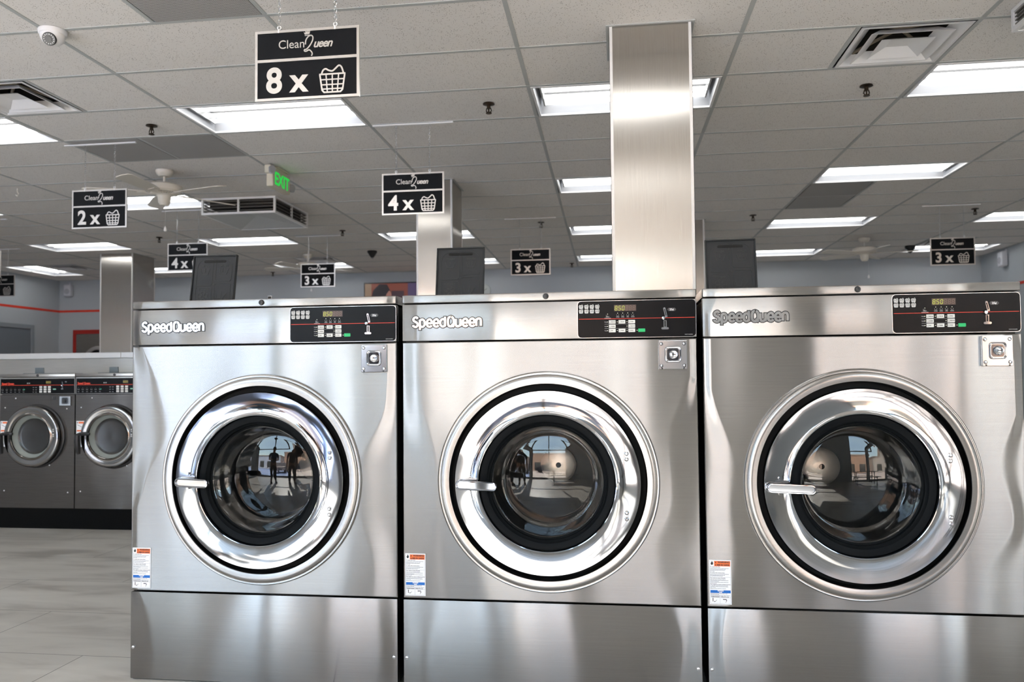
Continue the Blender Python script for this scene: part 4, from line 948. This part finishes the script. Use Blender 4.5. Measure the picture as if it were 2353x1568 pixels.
    b = MB(); rnd = random.Random(5); flame(b, .020, .862, .009, -.0018, -.0012)
    for k in range(16): text_lines(b, .015, .085, .776-k*.0062, .0022, -.0018, -.0012, rnd)
    b.stroke([(.018, .845), (.05, .83), (.083, .808)], .003, -.0018, -.0012); b.build('small_print', mat('grey_ink'), s)
    # soap dispenser with its flap
    f = MB(); f.box(.11, .49, .12, .36, 1.262, 1.268, .002, 1); f.build('dispenser_rim', mat('blue_grey_plastic', (.13,.16,.18), .5), t)
    f = MB(); f.prism([(0, 0), (.082, 0), (.078, .05), (0, .05)], 0, .008); bmesh.ops.transform(f.bm, matrix=T(.16, .2, 1.266), verts=f.bm.verts); f.build('dispenser_flap', mat('blue_grey_plastic'), t)
    return t
s1 = small_washer(); s1.location = (-5.076, 6.11, 0); tag(s1, 'small dark steel washer marked 20 at the left edge', 'washing machine', 'small washers in the aisle behind')
s2 = copy_tree(s1); s2.location = (-4.394, 6.11, 0); s2['label'] = 'small dark steel washer beside the leftmost big washer, partly hidden by it'
f = MB(); f.add(text('20', .036, .001, .9, 0, 'CENTER', .0004), T(.487, -.0008, 1.048)); f.build('number_marking', INK, s1)
o = MB().box(-5.9, -3.0, 6.115, 7.5, 0, .164).build('washer_plinth', mat('black_plinth', (.004,.004,.004), .8, spec=.1)); tag(o, 'long low black plinth the small washers stand on', 'plinth')
t = empty('service_bulkhead', (-4.5, 7.2, 0), 0, 'steel bulkhead with pale top cap running behind the small washers', 'bulkhead')
MB().box(-1.5, 1.5, -.35, .35, .165, 1.405).build('panel', mat('bulkhead_steel', metal=1, build=brushed((0, 0, 1), .006, .3, .5, c0=(.42,.40,.37), c1=(.52,.50,.47))), t)
f = MB(); f.box(-1.51, .03, -.375, .375, 1.406, 1.458, .003, 1); f.box(.032, 1.51, -.375, .375, 1.406, 1.458, .003, 1); f.build('top_cap', mat('pale_cap', (.62,.63,.64), .35, .3), t)

# ================================================================ outside the shop window and the seating (seen in the washers' reflections)
gm = mat('sunlit_concrete', (.70,.56,.45), .7)
struct(MB().box(-60, 60, -60, YB-.3, -.25, -.05), 'ground', gm)
o = MB().prismz([(-2.3, YB-.35), (-30, YB-.35), (-30, -23.9), (-8.2, -23.9)], -.05, -.035).build('ground_reflection_tint', mat('blue_reflection_tint', (.32,.43,.68), .8)); tag(o, kind='structure')  # added ground patch, its blue tint put in for the leftmost washer's reflection
def shopfront(x0, x1, y, h, col, lb):
    t = empty('building', ((x0+x1)/2, y, 0), 0, lb, 'building', 'buildings across the parking lot')
    W = (x1-x0)/2; MB().box(-W, W, -8, 0, -.05, h).build('wall', mat('stucco_%d' % int(col[0]*100), col, .9), t)
    MB().box(-W-.2, W+.2, -8.2, .25, h, h+.35).build('roof_parapet', mat('parapet', (.5,.42,.35), .9), t)
    k = x0+1.5
    while k < x1-2.5:
        w_ = MB().box(k-(x0+x1)/2, k+2-(x0+x1)/2, .0, .06, .4, 2.6).build('window', mat('far_window', (.05,.06,.07), .1), t); k += 3.6
    return t
shopfront(-9, 14, -24, 5.2, (.62,.42,.30), 'peach stucco building mirrored in the middle washer')
shopfront(-40, -11, -26, 4.4, (.66,.72,.80), 'pale blue-white building added to tint reflections in the leftmost washer')  # unseen building added so the leftmost washer mirrors bluish white
shopfront(16, 40, -25, 4.8, (.60,.56,.50), 'tan building mirrored in the rightmost washer')
def car(x, y, rz, col, lb):
    t = empty('parked_car', (x, y, -.034), rz, lb, 'car', 'cars in the parking lot')
    f = MB(); f.prism([(-2.2, .35), (2.2, .35), (2.25, .65), (2.1, .82), (1.2, .92), (.6, 1.38), (-.9, 1.42), (-1.6, .98), (-2.15, .9), (-2.25, .6)], -.85, .85); b_ = f.build('body', mat('car_%s' % lb.split()[0], col, .2, .3), t)
    f = MB(); f.prism([(1.05, .95), (.55, 1.33), (-.85, 1.36), (-1.4, .98)], -.86, .86); f.build('windows', mat('far_window'), t)
    for sx in (-1.4, 1.4):
        for sy_ in (-.8, .8): MB().cyl((sx, sy_, .32), .32, -.1, .1, 'Y', 24).build('wheel', RUB, t, True)
car(-5.2, -9.0, 1.45, (.30,.25,.22), 'bronze parked car mirrored in the leftmost door glass')
car(-2.2, -13.5, 0, (.04,.05,.07), 'dark parked car farther out in the lot')
def table(x, y, rz, lb):
    t = empty('picnic_table', (x, y, 0), rz, lb, 'table', 'tables with benches by the window'); dk = mat('dark_tabletop', (.04,.04,.045), .4)
    MB().box(-.75, .75, -.35, .35, .72, .75, .005, 1).build('tabletop', dk, t)
    for s_ in (-1, 1):
        MB().box(-.75, .75, s_*.62-.12, s_*.62+.12, .44, .465, .005, 1).build('bench', dk, t)
        f = MB(); X = s_*.55; f.tube([(X, -.25, 0), (X, -.2, .72)], .022); f.tube([(X, .25, 0), (X, .2, .72)], .022); f.tube([(X, -.62, .0), (X, -.62, .44)], .02); f.tube([(X, .62, .0), (X, .62, .44)], .02); f.tube([(X, -.62, .42), (X, .62, .42)], .02); f.build('leg', BLK, t)
table(.15, -1.75, .0, 'dark table with benches mirrored in the middle door glass')
table(2.9, -1.65, .1, 'dark table with benches mirrored in the rightmost door glass')
# two people standing to the left of the camera, mirrored in the leftmost washer
def skin(name, verts, edges, radii, m, parent, lv=2, root=0):
    me = bpy.data.meshes.new(name); me.from_pydata([Vector(v) for v in verts], edges, []); o = bpy.data.objects.new(name, me); COL.objects.link(o); o.parent = parent
    md = o.modifiers.new('skin', 'SKIN'); md.use_smooth_shade = True
    for i, r_ in enumerate(radii):
        me.skin_vertices[0].data[i].radius = r_ if isinstance(r_, tuple) else (r_, r_)
    for i in range(len(radii)): me.skin_vertices[0].data[i].use_root = (i == root)
    s_ = o.modifiers.new('smooth', 'SUBSURF'); s_.levels = lv; s_.render_levels = lv
    me.materials.append(m); return o
def person(x, y, rz, lb, holding, shirt, trouser):
    t = empty('person', (x, y, 0), rz, lb, 'person', 'people mirrored in the washers')
    SK = mat('skin', (.45,.27,.19), .5)
    # faces +Y; chain of joints, pelvis first
    V = [(0, 0, .95), (0, .01, 1.12), (0, .0, 1.30), (0, -.01, 1.44), (0, 0, 1.52), (0, .015, 1.60), (0, .03, 1.70)]
    Rr = [(.15, .11), (.14, .10), (.16, .11), (.12, .08), (.058, .058), (.075, .09), (.075, .09)]; E_ = [(k, k+1) for k in range(6)]
    def arm(s_):
        b = len(V)
        if holding: P = [(s_*.19, -.01, 1.42), (s_*.25, .04, 1.16), (s_*.12, .26, 1.14), (s_*.07, .30, 1.15)]
        else: P = [(s_*.19, -.01, 1.42), (s_*.25, -.01, 1.14), (s_*.26, .07, .90), (s_*.26, .09, .82)]
        V.extend(P); Rr.extend([.055, .042, .030, .035]); E_.extend([(3, b), (b, b+1), (b+1, b+2), (b+2, b+3)])
        # fingers
        d = Vector(P[3])-Vector(P[2]); d.normalize(); sd = Vector((0, 0, 1)) if holding else Vector((0, 1, 0))
        for q_ in range(4):
            c = len(V); o_ = sd*(q_-1.5)*.02; V.extend([tuple(Vector(P[3])+d*.045+o_), tuple(Vector(P[3])+d*(.085-.006*abs(q_-1.5))+o_+Vector((-s_*.015, 0, 0)))]); Rr.extend([.010, .008]); E_.extend([(b+3, c), (c, c+1)])
        c = len(V); V.extend([tuple(Vector(P[3])+Vector((-s_*.03, .02, .01)))]); Rr.append(.011); E_.append((b+3, c))
    arm(-1); arm(1)
    for s_ in (-1, 1):
        b = len(V); V.extend([(s_*.10, 0, .88), (s_*.12, .02, .50), (s_*.13, -.01, .10), (s_*.14, .10, .05), (s_*.145, .17, .04)]); Rr.extend([(.09, .09), .062, .042, .045, .035]); E_.extend([(0, b), (b, b+1), (b+1, b+2), (b+2, b+3), (b+3, b+4)])
    body = skin('body', V, E_, Rr, SK, t)
    # clothes: a larger shell over torso and upper arms, trousers, shoes
    Vs = [(0, 0, .93), (0, .01, 1.12), (0, 0, 1.30), (0, -.01, 1.45)]; Rs = [(.175, .13), (.165, .125), (.185, .135), (.10, .09)]; Es = [(0, 1), (1, 2), (2, 3)]
    for s_ in (-1, 1):
        b = len(Vs); Vs.extend([(s_*.19, -.01, 1.43), (s_*.245, .01 if holding else -.01, 1.24)]); Rs.extend([.075, .065]); Es.extend([(3, b), (b, b+1)])
    skin('shirt', Vs, Es, Rs, mat('shirt_%d' % int(shirt[2]*100), shirt, .8), body)
    Vt = [(0, 0, .98), (0, 0, .92)]; Rt = [(.165, .125), (.165, .125)]; Et = [(0, 1)]
    for s_ in (-1, 1):
        b = len(Vt); Vt.extend([(s_*.10, 0, .85), (s_*.12, .02, .50), (s_*.13, -.01, .12)]); Rt.extend([.105, .08, .065]); Et.extend([(1, b), (b, b+1), (b+1, b+2)])
    skin('trousers', Vt, Et, Rt, mat('trousers_%d' % int(trouser[2]*100), trouser, .8), body)
    for s_ in (-1, 1): MB().box(s_*.14-.05, s_*.14+.05, -.06, .24, 0, .09, .03, 3).build('shoe', BLK, body, True)
    HR = mat('dark_hair', (.02,.015,.012), .6)
    f = MB(); f.lathe([(1e-4, 1.815)] + [(.098*math.sin(a), 1.70+.112*math.cos(a)) for a in (.3, .6, .9, 1.2, 1.5)] + [(.094, 1.66)], (0, .005, 0), 'Z', 24); f.build('cap' if holding else 'hair', HR, body, True)
    for s_ in (-1, 1): MB().lathe([(1e-4, -.012), (.008, -.01), (.011, 0), (1e-4, .008)], (s_*.032, .118, 1.675), n=10).build('eye', mat('eye_white', (.7,.7,.7), .3), body, True)
    MB().prism([(-.012, 1.63), (.012, 1.63), (.004, 1.675), (-.004, 1.675)], .10, .135).build('nose', SK, body); MB().box(-.022, .022, .11, .119, 1.595, 1.603).build('mouth', mat('lip', (.35,.12,.1), .5), body)
    for s_ in (-1, 1): MB().box(s_*.088-.008, s_*.088+.008, -.005, .03, 1.63, 1.69, .006).build('ear', SK, body, True)
    return t
person(-3.0, -.5, -.5, 'person in dark cap and blue shirt holding a camera, mirrored in the leftmost glass', True, (.03,.06,.10), (.05,.05,.055))
person(-2.0, -.55, -.4, 'person in dark shirt standing with arms down, mirrored beside the first', False, (.02,.02,.03), (.03,.035,.05))
t = empty('handheld_camera', (-3.0+.19, -.5+.345, 1.15), -.5, 'black camera held at the belly by the mirrored person', 'camera')
MB().box(-.07, .07, -.03, .03, -.045, .045, .01).build('camera_body', BLK, t); MB().cyl((0, 0, 0), .035, .03, .10, 'Y', 24).build('camera_lens', BLK, t, True)
# ---------------------------------------------------------------- light portals in the window openings
for a, b in OPEN:
    l = bpy.data.lights.new('daylight_portal', 'AREA'); l.shape = 'RECTANGLE'; l.size = b-a; l.size_y = 2.82; l.cycles.is_portal = True
    o = bpy.data.objects.new('daylight_portal', l); COL.objects.link(o); o.location = ((a+b)/2, YB-.02, 1.49); o.rotation_euler = (PI/2, 0, 0)
